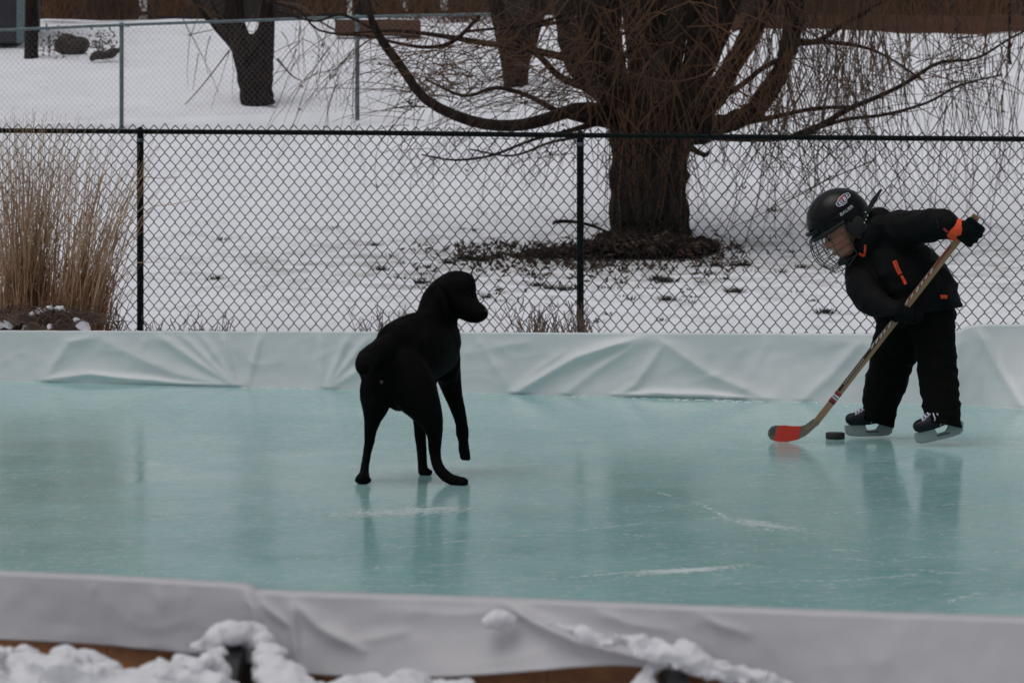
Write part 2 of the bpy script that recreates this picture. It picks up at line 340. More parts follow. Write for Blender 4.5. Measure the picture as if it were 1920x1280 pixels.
for px in cols:
    D0 = Dfar(px); yt = interp(px, TOPF)+.8*noise.noise(Vector((px*.03, 1, 1))); yb = interp(px, BOTF)
    top = P(px, yt, D0); foot = on_ice(px, yb, -.004)
    if foot.y > D0-.03: foot = Vector((top.x, D0-.03, -.004))
    for b in (0, .6, 1.0):                                   # back of the board and its top edge
        V.append((top.x, D0+.075-(.012 if b == 1 else 0), -.1+(top.z-.004+.1)*b+(.004 if b == 1 else 0)))
    for r in range(ROWS+1):
        t = r/ROWS
        z = top.z*(1-t)-.004*t
        y = D0+(foot.y-D0)*(t**1.6)
        pxx = px; pyy = yt+(yb-yt)*t
        h = 1.0*fold_h(pxx, pyy, FOLD)*min(1, t*6)*(1 if t < .97 else .35)
        h += .007*noise.noise(Vector((px*.006, t*1.5, 5)))*math.sin(math.pi*t)
        h += .010*max(0, .35-abs(noise.noise(Vector((px*.012+t*1.4, t*2.2-px*.004, 8)))))*math.sin(math.pi*t)+.0035*noise.noise(Vector((px*.05, t*4, 3)))*math.sin(math.pi*t)
        V.append((top.x+(foot.x-top.x)*t**1.6, y-h, z))
    V.append((foot.x, foot.y-.03, -.03))
nr = 3+ROWS+2
for i in range(len(cols)-1):
    for r in range(nr-1): Fc.append((i*nr+r, (i+1)*nr+r, (i+1)*nr+r+1, i*nr+r+1))
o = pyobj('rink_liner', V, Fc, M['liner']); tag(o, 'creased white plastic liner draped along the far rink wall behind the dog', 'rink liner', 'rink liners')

# near side: the liner comes over the board and hangs down outside it
TOPN = [(-400, 1055), (0, 1073), (180, 1081), (345, 1090), (455, 1097), (468, 1099), (482, 1108), (560, 1112), (760, 1118), (950, 1124), (1200, 1135), (1500, 1146), (1920, 1160), (2400, 1182)]
BOTN = [(-400, 1180), (0, 1197), (180, 1207), (340, 1221), (480, 1240), (560, 1257), (700, 1262), (900, 1252), (1050, 1243), (1150, 1240), (1230, 1245), (1330, 1268), (1500, 1300), (1920, 1345), (2400, 1380)]
NF = [([(458, 1100), (478, 1140), (492, 1185)], 9, .012), ([(478, 1108), (505, 1140), (545, 1170)], 8, .010), ([(546, 1112), (552, 1170), (560, 1245)], 9, .013), ([(556, 1130), (600, 1172), (680, 1210)], 13, .012), ([(600, 1185), (660, 1200), (760, 1180)], 12, .006),
      ([(950, 1125), (1000, 1160), (1080, 1195), (1200, 1225), (1330, 1270)], 12, .022), ([(960, 1128), (860, 1150), (720, 1135)], 20, .006), ([(1110, 1135), (1170, 1165), (1260, 1180)], 12, .006), ([(1300, 1140), (1350, 1170), (1400, 1185)], 10, .006),
      ([(345, 1092), (350, 1130)], 10, .004), ([(180, 1085), (172, 1112)], 12, .004), ([(295, 1110), (310, 1140)], 16, .004), ([(1700, 1160), (1660, 1230), (1600, 1280)], 40, .006)]
BOTN = smooth_tab(BOTN)
V = []; Fc = []; cols = np.concatenate([np.linspace(-400, -20, 20), np.arange(-14, 1940, 5), np.linspace(1950, 2400, 20)]); ROWS = 34
for px in cols:
    D0 = Dnear(px); yt = interp(px, TOPN); yb = interp(px, BOTN); top = P(px, yt, D0)
    V.append((top.x, D0+.16, -.02)); V.append((top.x, D0+.085, .0)); V.append((top.x, D0+.058, top.z*.5)); V.append((top.x, D0+.034, top.z-.006)); V.append((top.x, D0+.026, top.z+.0005))
    for r in range(ROWS+1):
        t = r/ROWS; py = yt+(yb-yt)*t; c = P(px, py, D0)
        bulge = .055*math.exp(-((px-860)/330)**2)*t**1.5+.02*math.exp(-((px-1750)/250)**2)*t**1.3
        h = fold_h(px, py, NF)*min(1, t*5)+.006*noise.noise(Vector((px*.004, t*1.2, 9)))*t+.0025*noise.noise(Vector((px*.022, t*3, 4)))*min(1, t*4)+.006*max(0, .3-abs(noise.noise(Vector((px*.007+t*1.2, t*1.6-px*.003, 2)))))*t+bulge
        edge = .004*noise.noise(Vector((px*.02, 0, 2))) if r == 0 else 0
        V.append((c.x, D0-.004-h+(.004 if r == 0 else 0), c.z+edge*.5))
    V.append((c.x, D0-.001-h, c.z+.001)); 
nr = 5+ROWS+2
for i in range(len(cols)-1):
    for r in range(nr-1): Fc.append((i*nr+r, (i+1)*nr+r, (i+1)*nr+r+1, i*nr+r+1))
o = pyobj('rink_liner', V, Fc, M['liner_shaded']); tag(o, 'white plastic liner folded over the near rink board in the foreground', 'rink liner', 'rink liners')

# chip board planks under the near liner, butted at two joints seen in the photo
def plank(px0, px1, label):
    bm = bmesh.new(); n = 6; rows = []
    for i in range(n+1):
        px = px0+(px1-px0)*i/n; D0 = Dnear(px); zt = P(px, interp(px, TOPN), D0).z-.012; x = (px-960)*D0/F
        rows.append([bm.verts.new((x, D0+.004, -.02)), bm.verts.new((x, D0+.004, zt)), bm.verts.new((x, D0+.022, zt)), bm.verts.new((x, D0+.022, -.02))])
    for i in range(n):
        for k in range(4): bm.faces.new((rows[i][k], rows[i][(k+1) % 4], rows[i+1][(k+1) % 4], rows[i+1][k]))
    bm.faces.new(rows[0]); bm.faces.new(rows[-1][::-1])
    o = bmobj('rink_board', bm, M['osb'], smooth=False); tag(o, label, 'board', 'wooden rink boards')
plank(-420, 199, 'brown chip board left of the joint, under the liner at lower left')
plank(200.5, 1024, 'brown chip board of the rink wall between the two black brackets')
plank(1025.5, 2420, 'brown chip board of the rink wall right of the joint, by the right bracket')

# black plastic brackets that brace the boards, snowed over
def bracket(px, ytop, label):
    D0 = Dnear(px); x = (px-960)*D0/F; zt = HC-(ytop-HY)*(D0-.1)/F; e = empty('board_bracket', (x, D0, 0)); tag(e, label, 'bracket', 'black board brackets')
    bm = bmesh.new(); t = .0145
    out = [(D0-.02, 0), (D0-.02, zt+.01), (D0-.085, zt), (D0-.12, zt-.012), (D0-.40, .03), (D0-.40, 0)]
    a = [bm.verts.new((x-t, y, z)) for y, z in out]; b = [bm.verts.new((x+t, y, z)) for y, z in out]
    bm.faces.new(a); bm.faces.new(b[::-1])
    for i in range(6): bm.faces.new((a[i], b[i], b[(i+1) % 6], a[(i+1) % 6]))
    bmobj('brace_plate', bm, M['blackplastic'], e, False)
    bm = bmesh.new(); box(bm, Vector((x, D0-.013, zt*.48)), (.022, .006, zt*.48)); bmesh.ops.bevel(bm, geom=bm.edges[:], offset=.003); bmobj('back_plate', bm, M['blackplastic'], e, False)
bracket(447, 1216, 'black plastic brace under the snow heap at lower left')
bracket(1262, 1262, 'black plastic brace beside the snow clump at bottom right of centre')

# snow lying on brackets and ground in front
def nz_disp(a, s, a2=0, s2=1):
    return lambda p: a*noise.noise(p*s)+a2*noise.noise(p*s2+Vector((7, 3, 1)))
rb = random.Random(3)
def snow_lump(name, blobs, label, cat, voxel=.005, kind=None, group=None, flat=.72):
    bm = bmesh.new()
    for px, py, D, r in blobs:
        rr = r*D/F; ell(bm, P(px, py, D), (rr*rb.uniform(.9, 1.35), rr*rb.uniform(.85, 1.2), rr*flat*rb.uniform(.75, 1.1)), sub=2)
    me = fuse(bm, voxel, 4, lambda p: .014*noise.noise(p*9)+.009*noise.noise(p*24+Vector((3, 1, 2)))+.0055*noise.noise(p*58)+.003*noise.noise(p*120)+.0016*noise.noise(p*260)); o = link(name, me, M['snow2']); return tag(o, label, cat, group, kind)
def scatter(tab, D0, D1, n, r0, r1, down=60):
    out = []
    for k in range(n):
        px = rb.uniform(tab[0][0], tab[-1][0]); y = interp(px, tab); r = rb.uniform(r0, r1); D = rb.uniform(D0, D1)
        out.append((px, y+r*.62+rb.random()**1.5*down, D, r))
    return out
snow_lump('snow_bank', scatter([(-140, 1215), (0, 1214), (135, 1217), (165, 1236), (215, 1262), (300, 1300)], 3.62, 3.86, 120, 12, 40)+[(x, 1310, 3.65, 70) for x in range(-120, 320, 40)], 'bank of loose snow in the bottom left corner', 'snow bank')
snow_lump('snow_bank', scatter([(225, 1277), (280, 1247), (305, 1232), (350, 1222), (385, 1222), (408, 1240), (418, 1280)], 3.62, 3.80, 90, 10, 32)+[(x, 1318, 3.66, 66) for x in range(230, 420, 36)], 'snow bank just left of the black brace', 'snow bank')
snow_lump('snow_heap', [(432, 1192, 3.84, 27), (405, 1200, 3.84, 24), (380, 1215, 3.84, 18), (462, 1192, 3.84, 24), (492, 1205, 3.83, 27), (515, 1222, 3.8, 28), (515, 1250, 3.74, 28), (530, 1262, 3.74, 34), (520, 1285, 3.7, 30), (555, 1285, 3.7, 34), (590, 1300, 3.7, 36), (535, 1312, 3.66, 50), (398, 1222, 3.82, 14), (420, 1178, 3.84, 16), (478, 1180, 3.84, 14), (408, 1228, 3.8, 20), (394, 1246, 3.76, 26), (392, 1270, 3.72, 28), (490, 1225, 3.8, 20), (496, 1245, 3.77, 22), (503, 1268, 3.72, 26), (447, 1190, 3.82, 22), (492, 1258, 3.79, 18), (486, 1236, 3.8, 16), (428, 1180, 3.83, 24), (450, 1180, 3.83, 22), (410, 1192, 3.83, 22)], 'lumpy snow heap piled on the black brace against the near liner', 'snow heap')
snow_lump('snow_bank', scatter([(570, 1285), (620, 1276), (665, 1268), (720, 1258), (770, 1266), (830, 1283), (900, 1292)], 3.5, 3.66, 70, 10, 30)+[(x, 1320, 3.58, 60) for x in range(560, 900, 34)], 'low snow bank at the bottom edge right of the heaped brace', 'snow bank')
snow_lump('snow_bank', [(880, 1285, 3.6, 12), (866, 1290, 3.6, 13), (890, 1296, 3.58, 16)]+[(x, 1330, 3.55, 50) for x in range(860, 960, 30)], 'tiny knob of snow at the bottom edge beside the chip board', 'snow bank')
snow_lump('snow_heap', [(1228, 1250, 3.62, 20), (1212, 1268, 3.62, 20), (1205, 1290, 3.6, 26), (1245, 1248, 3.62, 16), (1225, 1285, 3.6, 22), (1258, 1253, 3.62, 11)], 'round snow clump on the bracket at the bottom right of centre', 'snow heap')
def ledge(px):  # the slack of the liner that the snow slid onto
    return interp(px, [(960, 1140), (1040, 1168), (1140, 1188), (1250, 1216), (1350, 1240), (1450, 1272), (1520, 1290)])
bl = []
for k in range(340):
    px = rb.uniform(1030, 1500); w = interp(px, [(1030, 4), (1100, 22), (1200, 34), (1300, 40), (1400, 30), (1500, 14)])
    bl.append((px, ledge(px)+rb.uniform(-.25, 1.0)*w, Dnear(px)-.05-.02*rb.random()-.035*math.sin(math.pi*(px-1030)/470), rb.uniform(.22, .46)*max(12, w)*.9))
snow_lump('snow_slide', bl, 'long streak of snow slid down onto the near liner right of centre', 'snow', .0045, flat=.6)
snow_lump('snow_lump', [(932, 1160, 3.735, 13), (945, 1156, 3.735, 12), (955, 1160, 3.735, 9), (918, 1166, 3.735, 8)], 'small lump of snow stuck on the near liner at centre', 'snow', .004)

# ---------------------------------------------------------------- chain link fences
def chainlink(name, pxa, pxb, Dfn, ztop, zbot, p, q, r, matr, parent, sides=3):
    A = P(pxa, 0, Dfn(pxa)); B = P(pxb, 0, Dfn(pxb)); A.z = B.z = 0; L = (B-A).length; dirv = (B-A)/L; nrm = Vector((-dirv.y, dirv.x, 0))
    n = int(L/(p/2)); lines = []
    for i in range(n):
        c = (i+.5)*p/2; sgn = 1 if i % 2 == 0 else -1; pts = []
        px_t = c/L; zt = ztop(px_t); zb = zbot(px_t); k = 0; z = 0
        jit = random.gauss(0, .006)
        while z < zt-zb:
            side = sgn*(1 if k % 2 == 0 else -1)
            xx = c+side*(p/4)
            over = .0022 if side > 0 else -.0022
            for dz, dx in ((-.13, -.10), (-.04, 0), (.04, 0), (.13, -.10)):   # rounded knuckle
                if k == 0 and dz < 0: continue
                wob = .006*noise.noise(Vector((c*1.6, (zt-z)*2.2, 4)))+.0022*noise.noise(Vector((c*9, (zt-z)*9, 1)))
                pos = A+dirv*(xx+side*dx*p/4*1.0+wob)+nrm*(over*(1 if dx == 0 else .2)); zz = zt-z-dz*q*.5
                pts.append((pos.x, pos.y, zz+(jit if k == 0 else 0)+.006*noise.noise(Vector((c*1.3, (zt-z)*1.5, 9))), r))
            k += 1; z += q/2
        lines.append(pts)
    o = tubes(name, lines, matr, parent, sides=sides); return o
fe = empty('chain_link_fence', P(1088, 0, Dfence(1088))*1); fe.location.z = 0; bpy.context.view_layer.update()
tag(fe, 'dark green chain link fence with round posts just behind the far rink liner', 'fence')
RAIL = [(-720, 241), (0, 245), (263, 247), (670, 249), (1088, 254), (1500, 258), (1920, 261), (3000, 270)]
def railz(px): return HC-(interp(px, RAIL)-HY)*Dfence(px)/F
PA, PB = -720, 3000
def fr(t):                                                   # fraction along fence -> pixel column
    A = P(PA, 0, Dfence(PA)); B = P(PB, 0, Dfence(PB)); w = A.lerp(B, t); return 960+w.x*F/w.y
chainlink('wire_mesh', PA, PB, lambda px: Dfence(px)-.028, lambda t: railz(fr(t))+.052, lambda t: .02, .0818, .1005, .0038, M['fence'], fe)
tubes('top_rail', [[(*P(px, interp(px, RAIL), Dfence(px)), .0185) for px in np.linspace(PA, PB, 14)]], M['fence'], fe, 10)
pA = P(263, 0, Dfence(263)); pB = P(1088, 0, Dfence(1088))
for k in range(-1, 4):
    w = pA+(pB-pA)*k; px = 960+w.x*F/w.y
    D = Dfence(px)+.012; x = (px-960)*D/F; zt = railz(px)
    pst = tubes('post', [[(x, D, -.1, .0245), (x, D, zt-.02, .0245), (x, D, zt+.005, .0245)]], M['fence'], fe, 14, True)
    bm = bmesh.new(); ell(bm, Vector((x, D, zt+.005)), (.026, .026, .032)); bmobj('post_cap', bm, M['fence'], pst)
    tubes('tension_band', [[(x, D, zt-.075, .027), (x, D, zt-.05, .027)]], M['galv'], pst, 14, True)
    
def Dback(px): return 31.5
be = empty('chain_link_fence', P(228, 228, Dback(228))); tag(be, 'pale grey chain link fence with thin posts farther back in the snowy yard', 'fence')
BR = [(-250, 67), (0, 57), (228, 47), (670, 32), (920, 27)]
def brz(px): return HC-(interp(px, BR)-HY)*Dback(px)/F
A_, B_ = -250, 920
chainlink('wire_mesh', A_, B_, lambda px: Dback(px)-.03, lambda t: brz(A_+(B_-A_)*t)-.0, lambda t: brz(A_+(B_-A_)*t)-1.19, .070, .078, .0014, M['galvwire'], be)
tubes('top_rail', [[(*P(px, interp(px, BR), Dback(px)), .019) for px in np.linspace(A_, B_, 12)]], M['galv'], be, 8)
for px, b in ((-190, 235), (228, 230), (670, 214)):
    D = Dback(px)+.02; x = (px-960)*D/F; zb = HC-(b+12-HY)*D/F
    tubes('post', [[(x, D, zb, .027), (x, D, brz(px)+.03, .027)]], M['galv'], be, 10, True)
# ---------------------------------------------------------------- trees
def bole(name, lines, mat_, parent, voxel=.035, amp=.04):
    bm = bmesh.new()
    for rows in lines:
        q = [(*P(a, b, d), .5*w*d/F) for a, b, d, w in rows]
        L = sum((Vector(q[i][:3])-Vector(q[i+1][:3])).length for i in range(len(q)-1)); rm = min(w[3] for w in q)
        for w in crom(q, max(5, int(L/(rm*.55)))): ell(bm, Vector(w[:3]), w[3], sub=2)
    me = fuse(bm, voxel, 4, lambda p: amp*noise.noise(Vector((p.x*5, p.y*5, p.z*1.1)))+amp*.6*(.3-abs(noise.noise(Vector((p.x*11, p.y*11, p.z*2.2)))))*2)
    return link(name, me, mat_, parent)
def twigline(px, py, D, w, vx, vy, L, droop, wig, n=7, vd=0):
    pts = []; x, y = px, py; st = L/(n-1)
    for i in range(n):
        t = i/(n-1); pts.append((*P(x, y, D+vd*t), .5*w*(1-.65*t)*D/F))
        sp = math.hypot(vx, vy)+1e-6; x += vx/sp*st; y += vy/sp*st; vy += droop; vx += random.gauss(0, wig); vy += random.gauss(0, wig)
    return pts
TW = 25.0
w_ = empty('willow_tree', P(1220, 474, TW)); tag(w_, 'big old willow with thick spreading limbs and rust coloured hanging twigs', 'tree')
limbs = [
    [(1222, 520, TW, 180), (1221, 470, TW, 170), (1219, 400, TW, 160), (1219, 330, TW, 154), (1222, 265, TW, 160), (1224, 225, TW, 158)],
    [(1165, 475, TW-.05, 50), (1180, 430, TW-.1, 60)], [(1275, 470, TW, 50), (1265, 420, TW, 60)],
    [(1200, 262, TW, 80), (1160, 185, TW+.1, 76), (1098, 122, TW+.3, 66), (1070, 40, TW+.5, 60), (1050, -80, TW+.7, 55), (1000, -330, TW+1, 36)],
    [(1215, 255, TW-.15, 62), (1178, 200, TW-.3, 56), (1135, 130, TW-.4, 50), (1112, 60, TW-.5, 48), (1098, -60, TW-.6, 44), (1110, -330, TW-.8, 30)],
    [(1240, 250, TW-.1, 76), (1285, 180, TW-.25, 66), (1322, 110, TW-.4, 58), (1352, 30, TW-.5, 56), (1385, -70, TW-.6, 52), (1430, -330, TW-.8, 36)],
    [(1255, 250, TW+.1, 52), (1318, 205, TW+.3, 44), (1372, 130, TW+.4, 40), (1420, 30, TW+.5, 38), (1455, -60, TW+.6, 34), (1520, -320, TW+.9, 22)],
    [(1270, 258, TW, 50), (1340, 238, TW, 42), (1405, 210, TW, 38), (1448, 165, TW, 36), (1475, 100, TW, 34), (1490, 20, TW, 33), (1500, -90, TW, 30), (1540, -320, TW, 20)],
    [(1225, 240, TW+.4, 62), (1212, 150, TW+.6, 58), (1195, 50, TW+.7, 54), (1180, -80, TW+.8, 50), (1170, -330, TW+1, 30)],
    [(1235, 235, TW+.3, 58), (1248, 150, TW+.5, 52), (1268, 40, TW+.6, 48), (1285, -80, TW+.7, 44), (1300, -330, TW+1, 30)],
    [(1225, 235, TW+.55, 50), (1228, 120, TW+.9, 46), (1232, -60, TW+1.2, 44)],
    [(1180, 215, TW+.5, 46), (1150, 130, TW+.9, 42), (1140, -60, TW+1.3, 38)],
    [(1262, 235, TW+.5, 42), (1300, 100, TW+.9, 38), (1320, -60, TW+1.2, 34)],
]
tr = bole('trunk', limbs, M['bark'], w_, .025, .045)
B = []
def br(*rows, n=26): B.append(pxline(rows, n))
br((1160, 215, TW-.1, 34), (1085, 205, TW-.5, 27), (1010, 228, TW-.9, 24), (950, 236, TW-1.1, 22), (880, 226, TW-1.2, 21), (800, 188, TW-1.3, 19), (752, 125, TW-1.4, 18), (712, 70, TW-1.4, 16), (692, 22, TW-1.5, 13), (684, -40, TW-1.5, 10))
br((1130, 190, TW, 22), (1080, 120, TW+.2, 17), (1000, 95, TW+.4, 13), (900, 80, TW+.5, 11), (830, 68, TW+.5, 9), (740, 58, TW+.6, 6), (640, 64, TW+.6, 4))
br((900, 30, TW, 7), (850, 78, TW, 8), (800, 89, TW, 7), (740, 80, TW, 6), (690, 68, TW, 5), (600, 58, TW, 4), (560, 20, TW, 4), (500, 2, TW, 4))
br((1160, 180, TW+.2, 20), (1060, 150, TW+.3, 14), (1010, 105, TW+.3, 11), (960, 70, TW+.3, 8))
br((1150, 235, TW-.2, 18), (1060, 215, TW-.3, 13), (990, 180, TW-.4, 9), (930, 165, TW-.5, 8), (870, 180, TW-.6, 6), (800, 150, TW-.6, 4))
br((1135, 225, TW-.2, 16), (1070, 245, TW-.5, 9), (1000, 262, TW-.7, 6), (920, 292, TW-.8, 5), (850, 300, TW-.9, 4), (790, 290, TW-.9, 3))
br((1330, 240, TW-.1, 16), (1440, 222, TW-.3, 10), (1520, 205, TW-.4, 8), (1600, 200, TW-.4, 6))
br((1490, 256, TW-.5, 15), (1540, 235, TW-.6, 12), (1590, 205, TW-.7, 10), (1650, 180, TW-.7, 9), (1700, 155, TW-.8, 8), (1760, 118, TW-.8, 7), (1830, 110, TW-.9, 5), (1895, 72, TW-.9, 4), (1960, 40, TW-.9, 3))
br((1470, 262, TW-.6, 9), (1580, 226, TW-.7, 7), (1660, 215, TW-.7, 6), (1740, 192, TW-.8, 5), (1800, 160, TW-.8, 4), (1880, 140, TW-.8, 3))
br((1290, 255, TW-.1, 12), (1400, 262, TW-.4, 9), (1480, 258, TW-.5, 10), (1530, 245, TW-.6, 11))
br((1475, 80, TW, 14), (1530, 78, TW, 11), (1580, 48, TW, 9), (1640, 12, TW, 8), (1720, -40, TW, 6))
br((1480, 78, TW, 12), (1580, 82, TW, 8), (1650, 100, TW, 5), (1730, 150, TW, 4))
br((1340, 190, TW+.2, 14), (1390, 160, TW+.1, 11), (1430, 128, TW, 10), (1470, 108, TW, 9))
br((1280, 270, TW-.3, 14), (1320, 290, TW-.5, 9), (1330, 284, TW-.5, 6))
br((1100, 100, TW-.5, 8), (1180, 60, TW-.8, 7), (1260, 75, TW-.9, 6), (1330, 20, TW-1, 6)); br((1090, 150, TW-.6, 7), (1190, 90, TW-.8, 7), (1260, 50, TW-.9, 6), (1300, -10, TW-1, 5))
br((1000, 50, TW-.6, 8), (1100, 30, TW-.8, 7), (1180, -10, TW-.8, 6)); br((870, 60, TW-.5, 5), (1000, 45, TW-.6, 6), (1080, 20, TW-.7, 6))
br((700, 55, TW-1.2, 5), (640, 28, TW-1.2, 5), (590, 40, TW-1.2, 4), (520, 22, TW-1.2, 4)); br((1095, 255, TW-.8, 6), (1030, 268, TW-.9, 5), (960, 292, TW-1, 4), (880, 280, TW-1, 3))
tubes('branches', B, M['bark'], w_, 8)
Tw = []; R = random
for k in range(230):       # tangled twigs left of the trunk
    x = R.uniform(760, 1150); y = R.triangular(20, 245, 150)
    Tw.append(twigline(x, y, TW+R.uniform(-1.6, 1.2), R.uniform(1.2, 2.8), R.gauss(-1, .5), R.gauss(-.1, .6), R.uniform(60, 220), R.uniform(0, .12), .16))
for k in range(130):       # fine drooping ends far left and below the rail
    x = R.uniform(540, 1080); y = R.triangular(0, 200, 60)
    Tw.append(twigline(x, y, TW+R.uniform(-1.8, .8), R.uniform(1.1, 2.0), R.gauss(-.35, .5), R.uniform(.1, 1), R.uniform(80, 230), .16, .12))
for k in range(70):
    x = R.uniform(760, 1100); y = R.uniform(235, 300)
    Tw.append(twigline(x, y, TW+R.uniform(-1.6, 0), R.uniform(1.0, 1.9), R.gauss(-.4, .6), R.uniform(-.2, .8), R.uniform(40, 130), .15, .14))
for k in range(260):       # shoots in front of the limbs
    x = R.uniform(1060, 1500); y = R.uniform(-60, 215)
    Tw.append(twigline(x, y, TW-R.uniform(.4, 1.5), R.uniform(1.8, 4.2), R.gauss(0, .5), R.gauss(.7, .6), R.uniform(80, 260), .05, .12))
for k in range(440):       # hanging curtain on the right
    x = R.uniform(1400, 1980) if k % 3 else R.gauss(1560, 80); y = R.uniform(-220, 60) if k % 4 else R.uniform(40, 200)
    ln = R.uniform(150, 420)*(1.05 if x < 1750 else .9)
    Tw.append(twigline(x, y, TW+R.uniform(-2.0, 1.5), R.uniform(1.3, 3.0), R.gauss(0, .30), 1, ln, .05, .105, 10))
for k in range(170):       # side shoots of the right hand branches
    x = R.uniform(1420, 1880); y = interp(x, [(1420, 235), (1600, 195), (1760, 125), (1900, 90)])+R.gauss(0, 40)
    Tw.append(twigline(x, y, TW+R.uniform(-1, .3), R.uniform(1.4, 2.8), R.gauss(.6, .8), R.gauss(-.3, .7), R.uniform(50, 170), .05, .15))
for k in range(30):        # long whips that pass the fence rail
    x = R.choice([R.uniform(1600, 1930), R.uniform(1780, 1900), R.uniform(1300, 1480)]); y = R.uniform(100, 220)
    Tw.append(twigline(x, y, TW+R.uniform(-1.5, .5), R.uniform(1.1, 1.9), R.gauss(0, .2), 1, R.uniform(90, 260), .05, .08))
for k in range(60):
    x = R.uniform(1130, 1300); Tw.append(twigline(x, R.uniform(220, 300), TW-.55-.2*R.random(), R.uniform(1.2, 2.6), R.gauss(0, .2), 1, R.uniform(40, 200), .05, .06))
for a, b in (((1600, 250), (1440, 390)), ((1640, 300), (1500, 360)), ((1560, 330), (1450, 400))):   # low whips behind the player
    Tw.append(twigline(a[0], a[1], TW-.5, 3.2, b[0]-a[0], b[1]-a[1], 210, .0, 5))
tubes('twigs', Tw, M['twig'], w_, 3)
V = []; Fc = []
def leafquad(c, s):
    a = Vector((R.gauss(0, 1), R.gauss(0, 1), R.gauss(0, 1))).normalized(); b = a.orthogonal().normalized(); i = len(V)
    V.extend([c-a*s, c-b*s*.4, c+a*s, c+b*s*.4]); Fc.append((i, i+1, i+2, i+3))
for k in range(520):
    t = R.choice(Tw); c = Vector(R.choice(t)[:3])
    for _ in range(R.choice([1, 1, 2, 3])): leafquad(c+Vector((R.gauss(0, .02), R.gauss(0, .02), R.gauss(0, .02))), R.uniform(.012, .035))
pyobj('withered_leaves', V, Fc, M['leaf'], w_, False)

def small_tree(name, base, label, lines, branches, ntw, box_, mat_=None, group='bare trees in the yard'):
    e = empty(name, P(*base)); tag(e, label, 'tree', group); bole('trunk', lines, mat_ or M['bark2'], e, .03, .022)
    tl = [pxline(b, 14) for b in branches]
    for k in range(ntw):
        x = R.uniform(box_[0], box_[1]); y = R.uniform(box_[2], box_[3])
        tl.append(twigline(x, y, base[2]+R.uniform(-1, 1), R.uniform(1.2, 2.2), R.gauss(0, .6), R.gauss(.5, .6), R.uniform(60, 190), .1, .12))
    if tl: tubes('twigs', tl, M['twig2'], e, 4)
D1 = 33.0
small_tree('bare_tree', (480, 205, D1), 'stout dark forked tree behind the grey fence left of centre',
    [[(484, 225, D1, 66), (482, 190, D1, 64), (478, 140, D1, 70), (474, 105, D1, 80)], [(454, 92, D1, 46), (441, 45, D1, 38), (436, -30, D1, 36), (425, -200, D1, 30)],
     [(490, 92, D1, 46), (499, 45, D1, 30), (501, -30, D1, 28), (515, -200, D1, 26)], [(446, 92, D1, 26), (420, 66, D1, 18), (392, 36, D1, 15), (368, 2, D1, 12), (350, -40, D1, 9)], [(440, 92, D1, 16), (425, 55, D1, 11), (405, 20, D1, 8), (390, -10, D1, 7)], [(500, 185, D1-.2, 22), (512, 192, D1-.3, 12)]],
    [[(520, 5, D1-.4, 5), (565, 12, D1-.6, 5), (600, 40, D1-.7, 4), (640, 62, D1-.8, 4), (680, 70, D1-.8, 3)], [(430, 95, D1, 3), (380, 160, D1, 2), (330, 215, D1, 1.5)], [(520, 110, D1, 4), (545, 140, D1, 3), (565, 152, D1, 2)]], 36, (330, 640, -30, 110))
D2 = 34.3
small_tree('bare_tree', (967, 166, D2), 'brown trunk standing behind the swooping willow branch',
    [[(968, 185, D2, 46), (966, 150, D2, 48), (966, 100, D2, 60), (967, 60, D2, 72)], [(950, 90, D2, 34), (936, 30, D2, 32), (920, -60, D2, 28)], [(985, 85, D2, 40), (1005, 30, D2, 36), (1020, -60, D2, 30)]], [], 50, (800, 1080, -60, 120), M['bark'])
D3 = 37.0
small_tree('bare_tree', (59, 102, D3), 'straight dark trunk near the left edge of the photo', [[(59, 115, D3, 30), (59, 60, D3, 27), (60, 0, D3, 25), (62, -200, D3, 22)]], [], 0, (-40, 160, -120, 20))
D4 = 36.0
small_tree('bare_sapling', (1893, 124, D4), 'thin grey sapling before the brown timber edging at right', [[(1893, 132, D4, 7), (1893, 60, D4, 6.5), (1892, -20, D4, 6), (1890, -200, D4, 5)]], [], 0, (1850, 1940, -150, -20))

# ---------------------------------------------------------------- tree foot: leaf mould, turf tufts, fallen branch
def gpt(px, py):           # where a photo pixel meets the yard
    lo, hi = 17.7, 60
    for D in np.arange(17.7, 55, .05):
        c = P(px, py, D)
        if ground_z(c.x, c.y) >= c.z: return Vector((c.x, c.y, ground_z(c.x, c.y)))
    return P(px, py, 50)
bm = bmesh.new()
for px, py, w, h in [(1222, 458, 105, 20), (1140, 464, 60, 15), (1285, 466, 45, 10), (1095, 472, 60, 9), (1230, 470, 105, 13), (1180, 454, 62, 18), (1318, 466, 30, 6), (1040, 480, 60, 6), (980, 486, 50, 5)]:
    s = 24.6/F; c = P(px, py, 24.6); ell(bm, Vector((c.x, 24.6+(.1 if px > 1290 or px < 1120 else 0), c.z)), (w*s, .55, h*s), sub=3)
me = fuse(bm, .03, 3, nz_disp(.07, 5, .05, 15)); o = link('leaf_mould', me, M['mulch']); tag(o, 'brown mound of leaf mould round the willow foot', 'leaf mould', kind='stuff')
V = []; Fc = []
def tuft(c, n, h, sp):
    for k in range(n):
        a = R.uniform(0, 6.28); b = len(V); d = Vector((math.cos(a), math.sin(a), 0)); w = Vector((-d.y, d.x, 0))*.007; q = c+d*R.uniform(0, sp)
        V.extend([q-w, q+w, q+d*h*.7+Vector((0, 0, h*R.uniform(.4, 1)))]); Fc.append((b, b+1, b+2))
for k in range(150):
    px = R.gauss(1120, 230); py = R.triangular(400, 610, 500)
    if not 300 < px < 1920: continue
    tuft(gpt(px, py), R.randint(3, 22), R.uniform(.02, .06), R.uniform(.03, .16))
